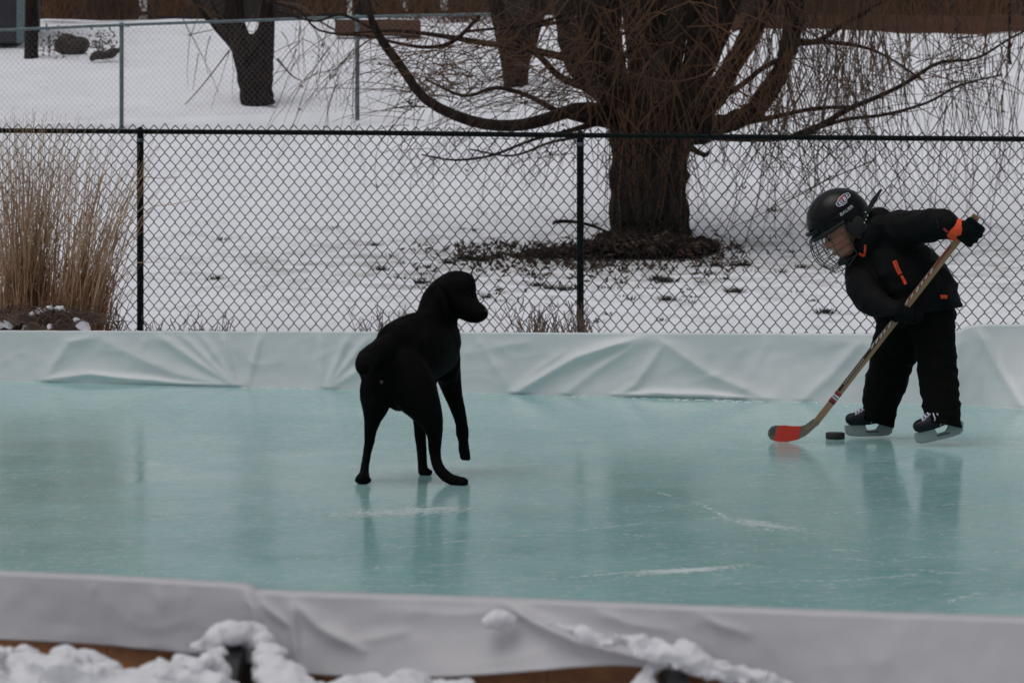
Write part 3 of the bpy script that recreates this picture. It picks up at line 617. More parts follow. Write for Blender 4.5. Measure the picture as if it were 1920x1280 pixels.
for px, py, n in ((1030, 543, 60), (1058, 545, 60), (1235, 526, 150), (1248, 530, 120), (1010, 537, 50), (1252, 565, 70), (1378, 549, 90), (1340, 500, 60), (1390, 499, 120), (1330, 455, 90), (1450, 397, 60), (1550, 588, 80), (900, 490, 160), (870, 488, 140), (930, 484, 140), (840, 495, 80), (1500, 503, 40), (715, 507, 60), (788, 532, 60), (415, 452, 30), (405, 525, 30), (700, 462, 40)):
    tuft(gpt(px, py), n, .055, .10)
o = pyobj('grass_tufts', V, Fc, M['turf'], None, False); tag(o, 'dark tufts of winter grass poking through the snow under the willow', 'grass', kind='stuff')
V = []; Fc = []
for k in range(1250):
    px = R.gauss(1040, 120) if k % 2 else R.uniform(850, 1400); py = R.gauss(482, 14)-abs(px-1150)*.02+(0 if k % 9 else R.uniform(0, 45))
    if py < 455 and abs(px-1220) > 120: continue
    c = gpt(px, py); leafquad(c+Vector((0, 0, .012)), R.uniform(.02, .055))
for k in range(700):
    px = R.gauss(1180, 90); py = R.gauss(458, 12); D = 24.0+R.random()*.2; leafquad(P(px, py+8, D), R.uniform(.02, .05))
o = pyobj('fallen_leaves', V, Fc, M['leaf'], None, False); tag(o, 'rust brown fallen leaves and twigs scattered round the willow foot', 'leaves', kind='stuff')
o = tubes('fallen_branch', [pxline([(1037, 421, 24.3, 4), (1042, 416, 24.3, 7), (1065, 415, 24.3, 7), (1090, 418, 24.2, 6), (1112, 424, 24.2, 6), (1130, 431, 24.2, 5), (1150, 440, 24.1, 5)], 20)], M['bark2'], None, 8, True); tag(o, 'dark bent branch lying on the snow left of the willow trunk', 'branch')

# ---------------------------------------------------------------- tall grass and weeds before the fence
def grass_clump(base_px, D, n, lean, spread, top, label, nr):
    e = empty('ornamental_grass', Vector(((base_px-960)*D/F, D, 0))); tag(e, label, 'ornamental grass', 'ornamental grasses')
    st = []
    for k in range(n):
        a = R.gauss(lean, spread); x0 = base_px+R.gauss(0, 26); d = D+R.gauss(0, .14); h = R.uniform(.45, 1)*top; y0 = 668
        bend = a*R.uniform(.6, 1.5); pts = []
        for i in range(8):
            t = i/7; pts.append((x0+a*h*t+bend*h*.35*t**3, y0-h*t*(1-.10*abs(a)*t*t), d, 2.3*(1-.72*t)))
        st.append([(*P(*q[:3]), .5*q[3]*q[2]/F) for q in pts])
    tubes('stalks', st, M['straw'], e, 3)
    bl = []
    for k in range(nr):
        a = R.gauss(lean, spread*1.3); x0 = base_px+R.gauss(0, 30); d = D+R.gauss(0, .16); h = R.uniform(.25, .62)*top*.75; pts = []
        for i in range(7):
            t = i/6; pts.append((x0+a*h*t+a*h*.5*t**3, 668-h*t*(1-.25*abs(a)*t*t), d, 3.0*(1-.75*t)))
        bl.append([(*P(*q[:3]), .5*q[3]*q[2]/F) for q in pts])
    tubes('leaf_blades', bl, M['rust'], e, 3)
    return e
g1 = grass_clump(46, 16.6, 360, .03, .085, 470, 'tall straw coloured ornamental grass at the far left edge', 330)
g2 = grass_clump(136, 16.3, 210, .13, .085, 440, 'shorter rusty ornamental grass leaning right beside the fence post', 300)
Ar = []
for (x1, y1, xm, ym) in ((338, 332, 250, 345), (372, 373, 270, 400), (300, 492, 240, 500), (262, 350, 215, 430), (300, 355, 225, 430), (270, 430, 215, 480)):
    Ar.append(pxline([(150, 640, 16.3, 2.4), ((150+xm)/2+5, (640+ym)/2-10, 16.2, 2.2), (xm, ym, 16.1, 1.8), ((xm+x1)/2+6, (ym+y1)/2-4, 16.1, 1.5), (x1, y1, 16.1, 1.1)], 16))
tubes('bent_stalks', Ar, M['straw'], g2, 3)
def droop(e, px, py, D, n, sp):
    ln = []
    for k in range(n):
        x = px+R.gauss(0, sp); y = py+R.uniform(-14, 8); vx = R.gauss((x-px)*.03, .7); d = D-R.uniform(0, .25)
        ln.append(twigline(x, y, d, R.uniform(2, 3.6), vx, -.9, R.uniform(30, 70), .45, .12, 6))
    tubes('drooping_leaves', ln, M['weed'], e, 3)
def mound(e, blobs, name, matr, vox, amp):
    bm = bmesh.new()
    for px, py, D, r in blobs: ell(bm, P(px, py, D), (r*D/F, r*D/F, r*D/F*.75))
    return link(name, fuse(bm, vox, 2, nz_disp(amp, 22, amp*.6, 55)), matr, e)
droop(g1, 20, 604, 16.2, 120, 40); droop(g2, 110, 604, 16.0, 170, 28)
mound(g1, [(0, 625, 16.2, 28), (40, 628, 16.2, 30), (-40, 625, 16.2, 30)], 'crown_of_dead_leaves', M['mulch'], .012, .02)
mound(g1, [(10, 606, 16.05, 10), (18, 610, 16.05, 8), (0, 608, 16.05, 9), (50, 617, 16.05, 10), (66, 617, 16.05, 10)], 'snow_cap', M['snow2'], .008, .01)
mound(g2, [(80, 606, 15.95, 24), (108, 600, 15.95, 26), (132, 604, 15.95, 22), (100, 625, 15.95, 40), (70, 625, 15.95, 30)], 'crown_of_dead_leaves', M['weed'], .010, .025)
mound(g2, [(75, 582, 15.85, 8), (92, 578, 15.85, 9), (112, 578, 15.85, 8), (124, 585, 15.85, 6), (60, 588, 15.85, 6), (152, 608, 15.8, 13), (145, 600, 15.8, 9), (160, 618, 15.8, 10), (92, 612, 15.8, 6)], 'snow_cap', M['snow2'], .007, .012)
def weed(px, D, n, h, sp, label, group='dry weeds along the fence'):
    ln = []
    for k in range(n):
        x = px+R.gauss(0, sp); a = R.gauss(0, .25); hh = R.uniform(.4, 1)*h
        q = [(x+a*hh*t*(1+.4*t), 660-hh*t, D, 2.6*(1-.6*t)) for t in np.linspace(0, 1, 5)]; ln.append(pxline(q, 6))
        for _ in range(3):
            t = R.uniform(.4, .95); x2 = x+a*hh*t; y2 = 660-hh*t; s = R.choice([-1, 1]); ln.append(pxline([(x2, y2, D, 1.6), (x2+s*6, y2-10, D, 1.3), (x2+s*9, y2-R.uniform(16, 26), D, 1.6)], 4))
    o = tubes('dry_weed', ln, M['weed'], None, 3); tag(o, label, 'weed', group)
weed(1010, 16.6, 34, 92, 22, 'dry twiggy weed just left of the middle fence post'); weed(1078, 16.5, 30, 92, 20, 'dense dry weed growing round the middle fence post')
weed(705, 16.8, 14, 85, 22, 'thin dry weed showing behind the back of the dog'); weed(375, 17.0, 12, 78, 30, 'sparse dry stems on the snow right of the left fence post')
weed(215, 16.4, 12, 100, 22, 'few upright dry stems between the grasses and the left fence post'); weed(285, 16.8, 6, 72, 12, 'couple of dry stems hugging the left fence post')

# ---------------------------------------------------------------- far edge of the yard
def slab(name, px0, px1, y0, y1, D, th, matr, label=None, cat=None, group=None, parent=None, jag=0):
    n = max(2, int((px1-px0)/20)); bm = bmesh.new(); a = []
    for i in range(n+1):
        px = px0+(px1-px0)*i/n; j = jag*noise.noise(Vector((px*.02, y0, 1)))
        t = P(px, y0+j, D); b = P(px, y1+j, D); a.append([bm.verts.new(b), bm.verts.new(t), bm.verts.new(t+Vector((0, th, 0))), bm.verts.new(b+Vector((0, th, 0)))])
    for i in range(n):
        for k in range(4): bm.faces.new((a[i][k], a[i][(k+1) % 4], a[i+1][(k+1) % 4], a[i+1][k]))
    bm.faces.new(a[0]); bm.faces.new(a[-1][::-1]); bmesh.ops.recalc_face_normals(bm, faces=bm.faces)
    o = bmobj(name, bm, matr, parent, False)
    if label: tag(o, label, cat, group)
    return o
slab('timber_edging', 1290, 2300, 29, 66, 40.0, .3, M['timber'], 'long low brown timber edging across the snow at upper right', 'timber edging', 'timber edgings', jag=4)
slab('timber_edging', 628, 788, 37, 66, 39.5, .3, M['timber'], 'short brown timber edging behind the second grey fence post', 'timber edging', 'timber edgings', jag=3)
def board_fence(px0, px1, ytop, D, label, skip=()):
    e = empty('board_fence', P((px0+px1)/2, 60, D)); tag(e, label, 'fence', 'dark board fences at the back'); x = px0; bm = bmesh.new(); w = 15
    while x < px1:
        if not any(a < x < b for a, b in skip):
            t = P(x, ytop+R.gauss(0, 2), D+R.gauss(0, .02)); b = P(x+w+1.0, 75, D); box(bm, Vector(((t.x+b.x)/2, D+R.uniform(0, .03), (t.z+b.z)/2)), ((b.x-t.x)/2, .012, (t.z-b.z)/2))
        x += w
    bmobj('boards', bm, M['darkwood'], e, False)
    tubes('rails', [[(*P(px0, ytop+30, D+.07), .04), (*P(px1, ytop+30, D+.07), .04)], [(*P(px0, 25, D+.07), .04), (*P(px1, 25, D+.07), .04)]], M['darkwood'], e, 4)
board_fence(-700, 640, -190, 51.0, 'dark weathered board fence at the upper left edge of the yard', [(258, 264), (280, 288)])
board_fence(660, 1500, -190, 52.0, 'dark weathered board fence behind the willow crown', [(742, 756), (820, 840)])
board_fence(1510, 2700, -190, 51.0, 'dark weathered board fence above the long timber edging', [(1878, 1900)])
e = empty('garden_shed', P(-60, 76, 39)); tag(e, 'dark slate coloured shed cut by the left edge', 'shed')
slab('wall', -260, 30, -150, 80, 39.0, 2.0, M['slate'], parent=e); slab('roof', -275, 40, -175, -151, 38.8, 2.4, M['darkwood'], parent=e); slab('corner_post', 31, 45, -150, 80, 38.9, .12, M['galv'], parent=e)
def shrub(px, y, D, w, h, n, label, matr='twig', nm='bare_shrub'):
    ln = []
    for k in range(n):
        x = px+R.gauss(0, w*.22); a = R.gauss(0, .5); ln.append(twigline(x, y, D+R.uniform(-.7, .7), R.uniform(1.6, 3.4), a, -1, R.uniform(.4, 1)*h, R.uniform(-.03, .06), .14, 6))
    o = tubes(nm, ln, M[matr], None, 3); tag(o, label, 'shrub', 'bare shrubs at the top of the yard')
shrub(110, 35, 45, 120, 130, 130, 'rusty bare shrub right of the trunk at the left edge'); shrub(215, 38, 45.5, 130, 120, 120, 'brown bare shrub above the boulder at upper left'); shrub(330, 30, 46, 110, 110, 100, 'bare shrub left of the forked dark tree')
shrub(600, 25, 46, 120, 120, 110, 'bare shrub right of the forked dark tree'); shrub(760, 38, 45, 130, 120, 130, 'bare shrub above the short timber edging'); shrub(870, 48, 44, 130, 120, 140, 'bare shrub left of the brown middle trunk'); shrub(1060, 50, 44, 130, 130, 120, 'bare shrub hidden among the left willow limbs')
shrub(1560, 30, 44, 190, 140, 170, 'wide bare shrub above the left end of the long timber edging'); shrub(1720, 30, 44, 190, 140, 170, 'wide bare shrub above the middle of the long timber edging'); shrub(1860, 30, 44.5, 150, 140, 140, 'bare shrub behind the thin sapling at upper right')
for nm, bl, lab in (('boulder', [(132, 84, 37.5, 20), (118, 86, 37.5, 17), (148, 84, 37.5, 17), (132, 92, 37.5, 20)], 'brown boulder behind the grey fence at upper left'), ('boulder', [(190, 103, 36.5, 14), (206, 101, 36.5, 14), (215, 96, 36.5, 9), (175, 106, 36.5, 9)], 'low dark rock with snow beside the first grey post')):
    bm = bmesh.new()
    for px, py, D, r in bl: ell(bm, P(px, py, D), r*D/F)
    e = link(nm, fuse(bm, .04, 2, nz_disp(.06, 4, .03, 12)), M['rock']); tag(e, lab, 'boulder', 'boulders')
V = []; Fc = []
for k in range(420):
    px = R.choice([R.uniform(75, 215), R.gauss(110, 20), R.gauss(200, 15)]); py = R.gauss(82, 16); leafquad(P(px, py, 37+R.uniform(-.5, .3)), R.uniform(.015, .05))
ln = [twigline(R.uniform(80, 215), R.uniform(95, 112), 36.9, 1.8, R.gauss(0, .5), -1, R.uniform(25, 60), .02, .12, 5) for k in range(40)]
o = pyobj('dead_flowers', V, Fc, M['leaf'], None, False); tag(o, 'dry brown flower heads round the boulders at upper left', 'plants', kind='stuff')
# ---------------------------------------------------------------- the dog
bm = bmesh.new(); DENS = .15
HQ = 8.36
limb(bm, [(722, 690, HQ, 50), (745, 672, 8.42, 58), (775, 662, 8.50, 63), (803, 652, 8.62, 62), (815, 640, 8.68, 52), (826, 655, 8.70, 38)], .82)      # trunk
limb(bm, [(742, 642, 8.40, 40), (765, 628, 8.5, 40), (790, 618, 8.58, 36), (800, 616, 8.6, 36)], .8)                                               # back line
limb(bm, [(812, 640, 8.66, 50), (818, 605, 8.68, 43), (824, 575, 8.70, 40), (838, 552, 8.70, 38)], .85)                                            # neck
limb(bm, [(846, 552, 8.69, 39), (856, 546, 8.67, 38), (862, 552, 8.66, 33)], .78)                                                                # skull
limb(bm, [(846, 536, 8.70, 29), (858, 533, 8.67, 26), (870, 540, 8.64, 25)], .8)
limb(bm, [(866, 560, 8.65, 29), (880, 577, 8.62, 23), (892, 585, 8.60, 18.5), (900, 589, 8.585, 14.5), (904, 589, 8.58, 11)], .85)                     # muzzle
limb(bm, [(866, 585, 8.65, 15), (880, 594, 8.62, 11), (895, 597, 8.59, 9)], .9)                                                                  # lower jaw
limb(bm, [(834, 655, 8.70, 30), (838, 680, 8.70, 27), (838, 700, 8.70, 22)], 1)                                                                  # breast
limb(bm, [(822, 545, 8.60, 9), (826, 560, 8.585, 12), (834, 582, 8.575, 10), (840, 594, 8.58, 5)], .4)                                              # near ear
limb(bm, [(878, 530, 8.78, 8), (884, 548, 8.79, 9), (884, 562, 8.79, 6)], .4)                                                                    # far ear
limb(bm, [(732, 648, 8.36, 24), (708, 658, 8.26, 21), (690, 670, 8.16, 20), (683, 683, 8.08, 18), (681, 690, 8.05, 14)], 1)                           # tail
limb(bm, [(718, 700, HQ-.03, 40), (706, 735, 8.34, 32), (705, 757, 8.33, 27), (700, 780, 8.34, 19), (695, 806, 8.37, 13), (692, 832, 8.38, 10.5), (688, 852, 8.365, 9.5), (685, 872, 8.34, 9), (683, 890, 8.325, 9.5)], .95)
limb(bm, [(684, 893, 8.325, 10), (680, 896, 8.30, 11.5), (677, 897.5, 8.275, 9.5)], 1.3)                                                            # hind paw
limb(bm, [(752, 700, HQ, 52), (775, 730, 8.33, 46), (797, 765, 8.30, 32), (811, 795, 8.30, 21), (815, 818, 8.32, 15), (815, 845, 8.33, 12.5), (819, 866, 8.31, 12), (828, 884, 8.285, 11.5), (843, 897, 8.265, 10.5), (858, 901, 8.255, 10)], .95)
limb(bm, [(850, 900, 8.26, 9.5), (865, 902, 8.25, 9), (873, 903.5, 8.245, 7)], 1.5)
limb(bm, [(758, 740, 8.36, 30), (748, 752, 8.36, 20), (742, 756, 8.36, 13)], 1)                                                                   # flank fur between the thighs
limb(bm, [(800, 650, 8.62, 36), (797, 720, 8.64, 22), (787, 770, 8.63, 14.5), (787, 800, 8.63, 11.5), (790, 840, 8.62, 11), (792, 866, 8.605, 11), (793, 880, 8.60, 11)], 1)
limb(bm, [(792, 882, 8.60, 10), (799, 884, 8.585, 9.5), (806, 885, 8.575, 7)], 1.2)
limb(bm, [(830, 660, 8.74, 34), (840, 700, 8.74, 25), (849, 735, 8.73, 18.5), (859, 768, 8.72, 14.5), (866, 796, 8.72, 12), (867, 810, 8.72, 13), (869, 826, 8.715, 10), (870, 842, 8.705, 11.5), (872, 852, 8.695, 11)], 1)
limb(bm, [(866, 522, 8.66, 14), (876, 527, 8.65, 15), (882, 536, 8.64, 11)], .9); limb(bm, [(818, 531, 8.66, 7), (822, 540, 8.63, 9)], .8); limb(bm, [(890, 569, 8.61, 9), (905, 579, 8.585, 8)], 1.1)
limb(bm, [(880, 545, 8.63, 14), (885, 552, 8.625, 9)], .9); limb(bm, [(893, 575, 8.605, 11), (906, 584, 8.58, 8.5), (910, 588, 8.575, 7)], 1.2)
for a_, b_, d_ in ((671, 899, 8.29), (690, 899, 8.29), (798, 886, 8.575), (788, 885, 8.585), (867, 858, 8.69), (877, 858, 8.69), (866, 904, 8.235), (868, 900, 8.27)): limb(bm, [(a_, b_, d_, 6.5), (a_+1, b_+1, d_-.01, 5.5)])
DENS = .45
me = fuse(bm, .0060, 9, lambda p: .0016*noise.noise(Vector((p.x*45, p.y*45, p.z*16)))+.003*noise.noise(p*9))
dog = link('dog', me, M['fur']); tag(dog, 'black short haired dog standing on the ice with one front paw lifted, seen from behind', 'dog')
bm = bmesh.new(); ell(bm, P(911.5, 583, 8.57), (.007, .008, .007)); bmobj('nose', bm, M['nose'], dog)
bm = bmesh.new(); ell(bm, P(879, 553, 8.582), .006); bmobj('eye', bm, M['fur'], dog)
bm = bmesh.new(); ell(bm, P(715.5, 716, 8.26), (.0055, .005, .007)); bmobj('bare_patch', bm, M['pink'], dog)
# short coat: fine hairs that break up the outline
me = dog.data; nv = len(me.vertices); hl = []; V = []; Fc = []
rr = random.Random(5); cen = P(770, 660, 8.5)
for k in range(15000):
    v = me.vertices[rr.randrange(nv)]; n = Vector(v.normal); p = Vector(v.co); c = 960+p.x*F/p.y
    down = Vector((-.35, -.2, -.8)); L = .007
    if p.x*F/p.y+960 < 712 and HY-(p.z-HC)*F/p.y > 640 and HY-(p.z-HC)*F/p.y < 705: L = .014
    if HY-(p.z-HC)*F/p.y > 790: L = .004
    d = (down-n*down.dot(n)).normalized()*L+n*L*rr.uniform(.15, .5); s = n.cross(d).normalized()*.0007; b = len(V)
    V.extend([p-s, p+s, p+d]); Fc.append((b, b+1, b+2))
pyobj('coat', V, Fc, M['fur'], dog, False)
# ---------------------------------------------------------------- the player
def clampcut(me, fn):                     # flatten what hangs below a hem line given in photo pixels
    for v in me.vertices:
        c = v.co; px = 960+c.x*F/c.y; py = HY-(c.z-HC)*F/c.y; lim = fn(px)
        if lim is not None and py > lim: c.z = HC-(lim-HY)*c.y/F
    me.update()
PC = 9.93
bm = bmesh.new()                          # body inside the clothes: trunk, limbs, neck, head in one skin
limb(bm, [(1650, 450, PC, 40), (1680, 500, PC, 55), (1712, 555, PC, 52), (1725, 590, PC, 45)], .8)
limb(bm, [(1700, 590, 10.0, 34), (1668, 690, 10.07, 24), (1652, 762, 10.12, 15)]); limb(bm, [(1745, 590, 9.92, 34), (1758, 690, 9.82, 24), (1768, 762, 9.76, 15)])
limb(bm, [(1640, 455, 10.03, 26), (1622, 540, 9.86, 16), (1670, 581, 9.72, 9)]); limb(bm, [(1690, 432, 9.86, 24), (1760, 421, 9.67, 15), (1790, 430, 9.63, 9)])
limb(bm, [(1652, 440, PC+.02, 24), (1628, 428, PC+.01, 21), (1600, 425, PC, 24)])
yaw, pit = math.radians(4), math.radians(31)
fh = Vector((-math.cos(yaw), -math.sin(yaw), 0)); f_ = fh*math.cos(pit)+Vector((0, 0, -math.sin(pit))); l_ = Vector((0, 0, 1)).cross(fh); u_ = f_.cross(l_)
HM = Matrix((f_, l_, u_)).transposed(); HO = P(1573, 412, PC)
def H(x, y, z): return HO+HM @ Vector((x, y, z))
for c, r in [((-.012, 0, .0), (.088, .074, .090)), ((.03, 0, -.055), (.060, .058, .070)), ((.035, 0, -.105), (.042, .045, .040)), ((.058, 0, -.128), (.020, .020, .015)), ((.060, .030, -.078), (.026, .024, .026)), ((.060, -.030, -.078), (.026, .024, .026)),
             ((.090, 0, -.060), (.012, .010, .017)), ((.096, 0, -.070), (.010, .012, .009)), ((.082, 0, -.100), (.012, .020, .006)), ((.080, 0, -.109), (.011, .017, .006)), ((.072, 0, -.024), (.020, .048, .012)), ((-.015, .072, -.045), (.016, .007, .024)), ((-.015, -.072, -.045), (.016, .007, .024))]:
    ell(bm, H(*c), r, HM, 2)
person = link('person', fuse(bm, .0055, 4), M['skin']); tag(person, 'small hockey player in black winter clothes bending over the puck with a stick', 'person')
for s in (-1, 1):
    bm = bmesh.new(); ell(bm, H(.078, s*.026, -.046), (.009, .011, .008), HM); bmobj('eye', bm, M['eyew'], person)
    bm = bmesh.new(); ell(bm, H(.082, s*.027, -.031), (.006, .016, .004), HM); bmobj('eyebrow', bm, M['hairbrown'], person)
bm = bmesh.new(); ell(bm, H(-.03, 0, -.01), (.074, .077, .07), HM, 3); bmobj('hair', bm, M['hairbrown'], person)
# jacket
bm = bmesh.new()
limb(bm, [(1648, 438, 9.94, 40), (1668, 476, 9.93, 62), (1692, 518, 9.92, 76), (1716, 548, 9.92, 79), (1728, 566, 9.92, 73), (1734, 580, 9.92, 66)], .86)
limb(bm, [(1700, 560, 9.92, 62), (1745, 570, 9.92, 56), (1752, 582, 9.92, 50)], .95)
limb(bm, [(1642, 452, 10.04, 38), (1618, 496, 9.96, 33), (1616, 526, 9.89, 31), (1624, 550, 9.83, 30), (1648, 574, 9.76, 25), (1680, 585, 9.70, 20)], 1)
limb(bm, [(1688, 434, 9.86, 39), (1716, 428, 9.78, 33), (1738, 424, 9.72, 32), (1760, 419, 9.66, 28.5), (1776, 422, 9.64, 25), (1786, 428, 9.63, 21)], 1)
limb(bm, [(1655, 425, PC, 31), (1648, 414, PC, 25), (1642, 410, PC, 20)], .9)
limb(bm, [(1622, 462, 9.88, 16), (1634, 448, 9.86, 20), (1646, 425, 9.86, 22)], 1); limb(bm, [(1612, 462, 9.98, 14), (1630, 440, 10.0, 22)], 1)
def jw(p):
    a = noise.noise(Vector((p.x*10+p.z*7, p.y*9, p.z*11-p.x*5))); b = noise.noise(Vector((p.x*24, p.y*20, p.z*30+4)))
    return .010*(1-abs(a)*2.4)*.7+.004*b
me = fuse(bm, .0075, 5, jw); clampcut(me, lambda px: 594-(px-1654)*.06 if px < 1720 else 590-(px-1720)*.17)
jk = link('jacket', me, M['jacket'], person)
def on_front(px, py, off=.004, obj=jk):   # nearest surface of a garment toward the camera at a photo pixel
    o_ = Vector((0, 0, HC)); d = (P(px, py, 10)-o_).normalized(); hit, loc, nor, i = obj.ray_cast(obj.matrix_world.inverted() @ o_, d)
    return (loc+nor*off if hit else P(px, py, 9.78))
bpy.context.view_layer.update()
def strip(name, pts, w, matr, parent, obj=jk, off=.003):
    V = []; Fc = []; pts = crom(pts, 9)
    for i, p in enumerate(pts):
        t = pts[min(i+1, len(pts)-1)]-pts[max(i-1, 0)]; t /= np.linalg.norm(t)+1e-9; nx_, ny_ = -t[1], t[0]; row = []
        for s in (-1, -.5, .5, 1):
            V.append(on_front(p[0]+nx_*w*s*.5, p[1]+ny_*w*s*.5, off+(.0015 if abs(s) < 1 else -.004), obj))
    for i in range(len(pts)-1):
        for k in range(3): b = i*4+k; Fc.append((b, b+1, b+5, b+4))
    return pyobj(name, V, Fc, matr, parent)
strip('chest_zip', [(1677, 489), (1683, 504), (1688, 514)], 9, M['orange'], jk); strip('zip_pull', [(1690, 517), (1695, 526), (1698, 533)], 6.5, M['orange'], jk); strip('zip_slot', [(1679, 491), (1684, 505), (1688, 516)], 2.0, M['redprint'], jk, off=.0055)
strip('pocket_tab', [(1763, 557), (1769, 556), (1775, 557)], 8, M['orange'], jk); strip('collar_trim', [(1622.5, 458), (1622, 470), (1621, 480)], 5, M['orange'], jk); strip('collar_trim', [(1611, 475), (1615, 478), (1621, 480)], 6, M['orange'], jk)
strip('sleeve_patch', [(1757, 412), (1759, 420), (1760, 428)], 3.5, M['boot'], jk); strip('cuff_tag', [(1769, 428), (1773, 432), (1777, 435)], 5, M['redprint'], jk)
# trousers
bm = bmesh.new()
limb(bm, [(1712, 570, 9.98, 52), (1700, 600, 10.0, 50), (1682, 640, 10.03, 47), (1668, 690, 10.07, 41), (1660, 720, 10.09, 39), (1652, 752, 10.11, 35), (1647, 785, 10.13, 30), (1646, 805, 10.13, 29)], 1)
limb(bm, [(1740, 575, 9.92, 50), (1748, 620, 9.89, 43), (1754, 660, 9.85, 39), (1758, 700, 9.82, 38), (1763, 745, 9.78, 36), (1767, 785, 9.75, 35), (1769, 805, 9.75, 34)], 1)
limb(bm, [(1690, 590, 9.97, 52), (1742, 590, 9.95, 50)], 1)
def tw(p):
    a = noise.noise(Vector((p.x*7, p.y*7, p.z*19+p.x*8))); b = noise.noise(Vector((p.x*20, p.y*20, p.z*34)))
    return .008*(1-abs(a)*2.6)*.7+.0035*b
me = fuse(bm, .0075, 4, tw); clampcut(me, lambda px: 787+(px-1620)*.28 if px < 1704 else 786+(px-1731)*.23)
tro = link('trousers', me, M['trouser'], person)
# helmet in head coordinates
he = bpy.data.meshes.new('helmet'); bm = bmesh.new(); ha, hb, hc = .121, .101, .1145
nu, nvv = 64, 40; grid = []
def rim(x):   # lower edge of the shell as a function of the forward coordinate
    return interp(x, [(-.13, -.055), (-.10, -.085), (-.05, -.088), (-.028, -.06), (-.012, -.006), (.03, -.002), (.13, -.002)])
for j in range(nvv+1):
    row = []
    for i in range(nu):
        az = 2*math.pi*i/nu; x0 = math.cos(az)
        zr = rim(ha*x0*.98); th0 = math.asin(max(-.99, zr/hc)); el = math.pi/2-(math.pi/2-th0)*j/nvv
        x, y, z = ha*math.cos(el)*math.cos(az), hb*math.cos(el)*math.sin(az), hc*math.sin(el)
        if z < 0: k = 1-.25*(z/hc)**2; x = ha*math.cos(az)*k*(.97+.03*math.cos(el)); y = hb*math.sin(az)*k
        step = 1+.03/(1+math.exp(-(z-(.036-.12*x))/.002))-.02*math.exp(-((z-(.034-.12*x))/.004)**2)    # upper shell laps over the lower
        groove = -.03*math.exp(-((abs(y)-.032)/.006)**2)*(1 if z > .06 else 0)*(1 if -.02 < x < .075 else .2)
        row.append(bm.verts.new(H(x*(step+groove), y*(step+groove), z*(step+groove*.6))))
    grid.append(row)
for j in range(nvv):
    for i in range(nu):
        a, b, c, d = grid[j][i], grid[j][(i+1) % nu], grid[j+1][(i+1) % nu], grid[j+1][i]
        try: bm.faces.new((a, b, c, d))
        except ValueError: pass
bmesh.ops.remove_doubles(bm, verts=bm.verts, dist=.0002); bmesh.ops.recalc_face_normals(bm, faces=bm.faces)
bmesh.ops.solidify(bm, geom=bm.faces[:], thickness=-.006)
hm = bmobj('helmet', bm, M['shell'], person)
arc = []
for a in np.linspace(-88, 88, 30):
    r = math.radians(a); p = H((ha+.004)*math.cos(r), (hb+.003)*math.sin(r), -.006-.010*math.cos(r)); arc.append((*p, .011-.003*abs(a)/88))
tubes('brow_pad', [arc], M['foam'], hm, 8, True)
lip = []
for a in np.linspace(-40, 40, 16):
    r = math.radians(a); p = H((ha+.016)*math.cos(r), (hb+.006)*math.sin(r), .014-.004*abs(a)/40); lip.append((*p, .007*math.cos(r*1.9)+.002))
tubes('brow_ridge', [lip], M['shell'], hm, 8, True)
for s in (1, -1):
    bm = bmesh.new(); ell(bm, H(-.028, s*.092, -.046), (.040, .014, .044), HM, 3); ell(bm, H(-.06, s*.092, -.075), (.020, .010, .018), HM, 2); bmobj('ear_guard', bm, M['foam'], hm)
for x, z in ((.075, .092), (.045, .100), (.07, .072), (.1, .062), (-.085, .085), (-.105, .055)):
    bm = bmesh.new(); ell(bm, H(x, hb*math.sqrt(max(.02, 1-(x/ha)**2-(z/hc)**2))*1.02, z*1.02), (.012, .006, .005), HM, 2); bmobj('vent', bm, M['nose'], hm)
# wire cage
def cg(az, z):
    t = -z/.168; g = 1.0+.16*math.sin(math.pi*min(1, t*1.15))-.36*max(0, t-.55)**1.4*2.0; a = math.radians(az)
    return H(.004+(.132)*math.cos(a)*g+.012*t, .108*math.sin(a)*(1-.30*max(0, t-.35)**1.3*1.6), z-.012*math.cos(a)*t)
lines = []
zt = lambda az: -.004-.028*max(0, (abs(az)-40)/45)
for z in (-.012, -.040, -.066, -.092, -.118, -.142, -.160): lines.append([(*cg(a, z), .0015) for a in np.linspace(-86 if z > -.15 else -60, 86 if z > -.15 else 60, 28)])
for a in (-60, -42, -26, -12, 0, 12, 26, 42, 60): lines.append([(*cg(a+ (10*math.sin(math.pi*-z/.168) if 0 else 0), z), .0015) for z in np.linspace(-.012, -.160, 14)])
for s in (-1, 1): lines.append([(*cg(s*86, z), .0024) for z in np.linspace(-.020, -.142, 12)]+[(*cg(s*a, -.160+.0*a), .0024) for a in (60,)])
cagew = tubes('face_cage', lines, M['cage'], hm, 6)
for a, z in ((-12, -.118), (0, -.142), (12, -.142), (26, -.118), (-26, -.142), (12, -.092)):
    bm = bmesh.new(); ell(bm, cg(a, z), .0034); bmobj('rivet', bm, M['chrome'], hm)
bm = bmesh.new(); ell(bm, H(.062, 0, -.148), (.032, .040, .016), HM, 3); bmobj('chin_cup', bm, M['foam'], hm)
bpy.context.view_layer.update()
def surf(x, z, off):                      # near side of the shell
    inv = hm.matrix_world.inverted(); d = (l_*-1+u_*-.0).normalized(); hit, loc, nor, i = hm.ray_cast(inv @ H(x, .3, z), inv.to_3x3() @ d)
    return (loc-d*off) if hit else H(x, .05, z)
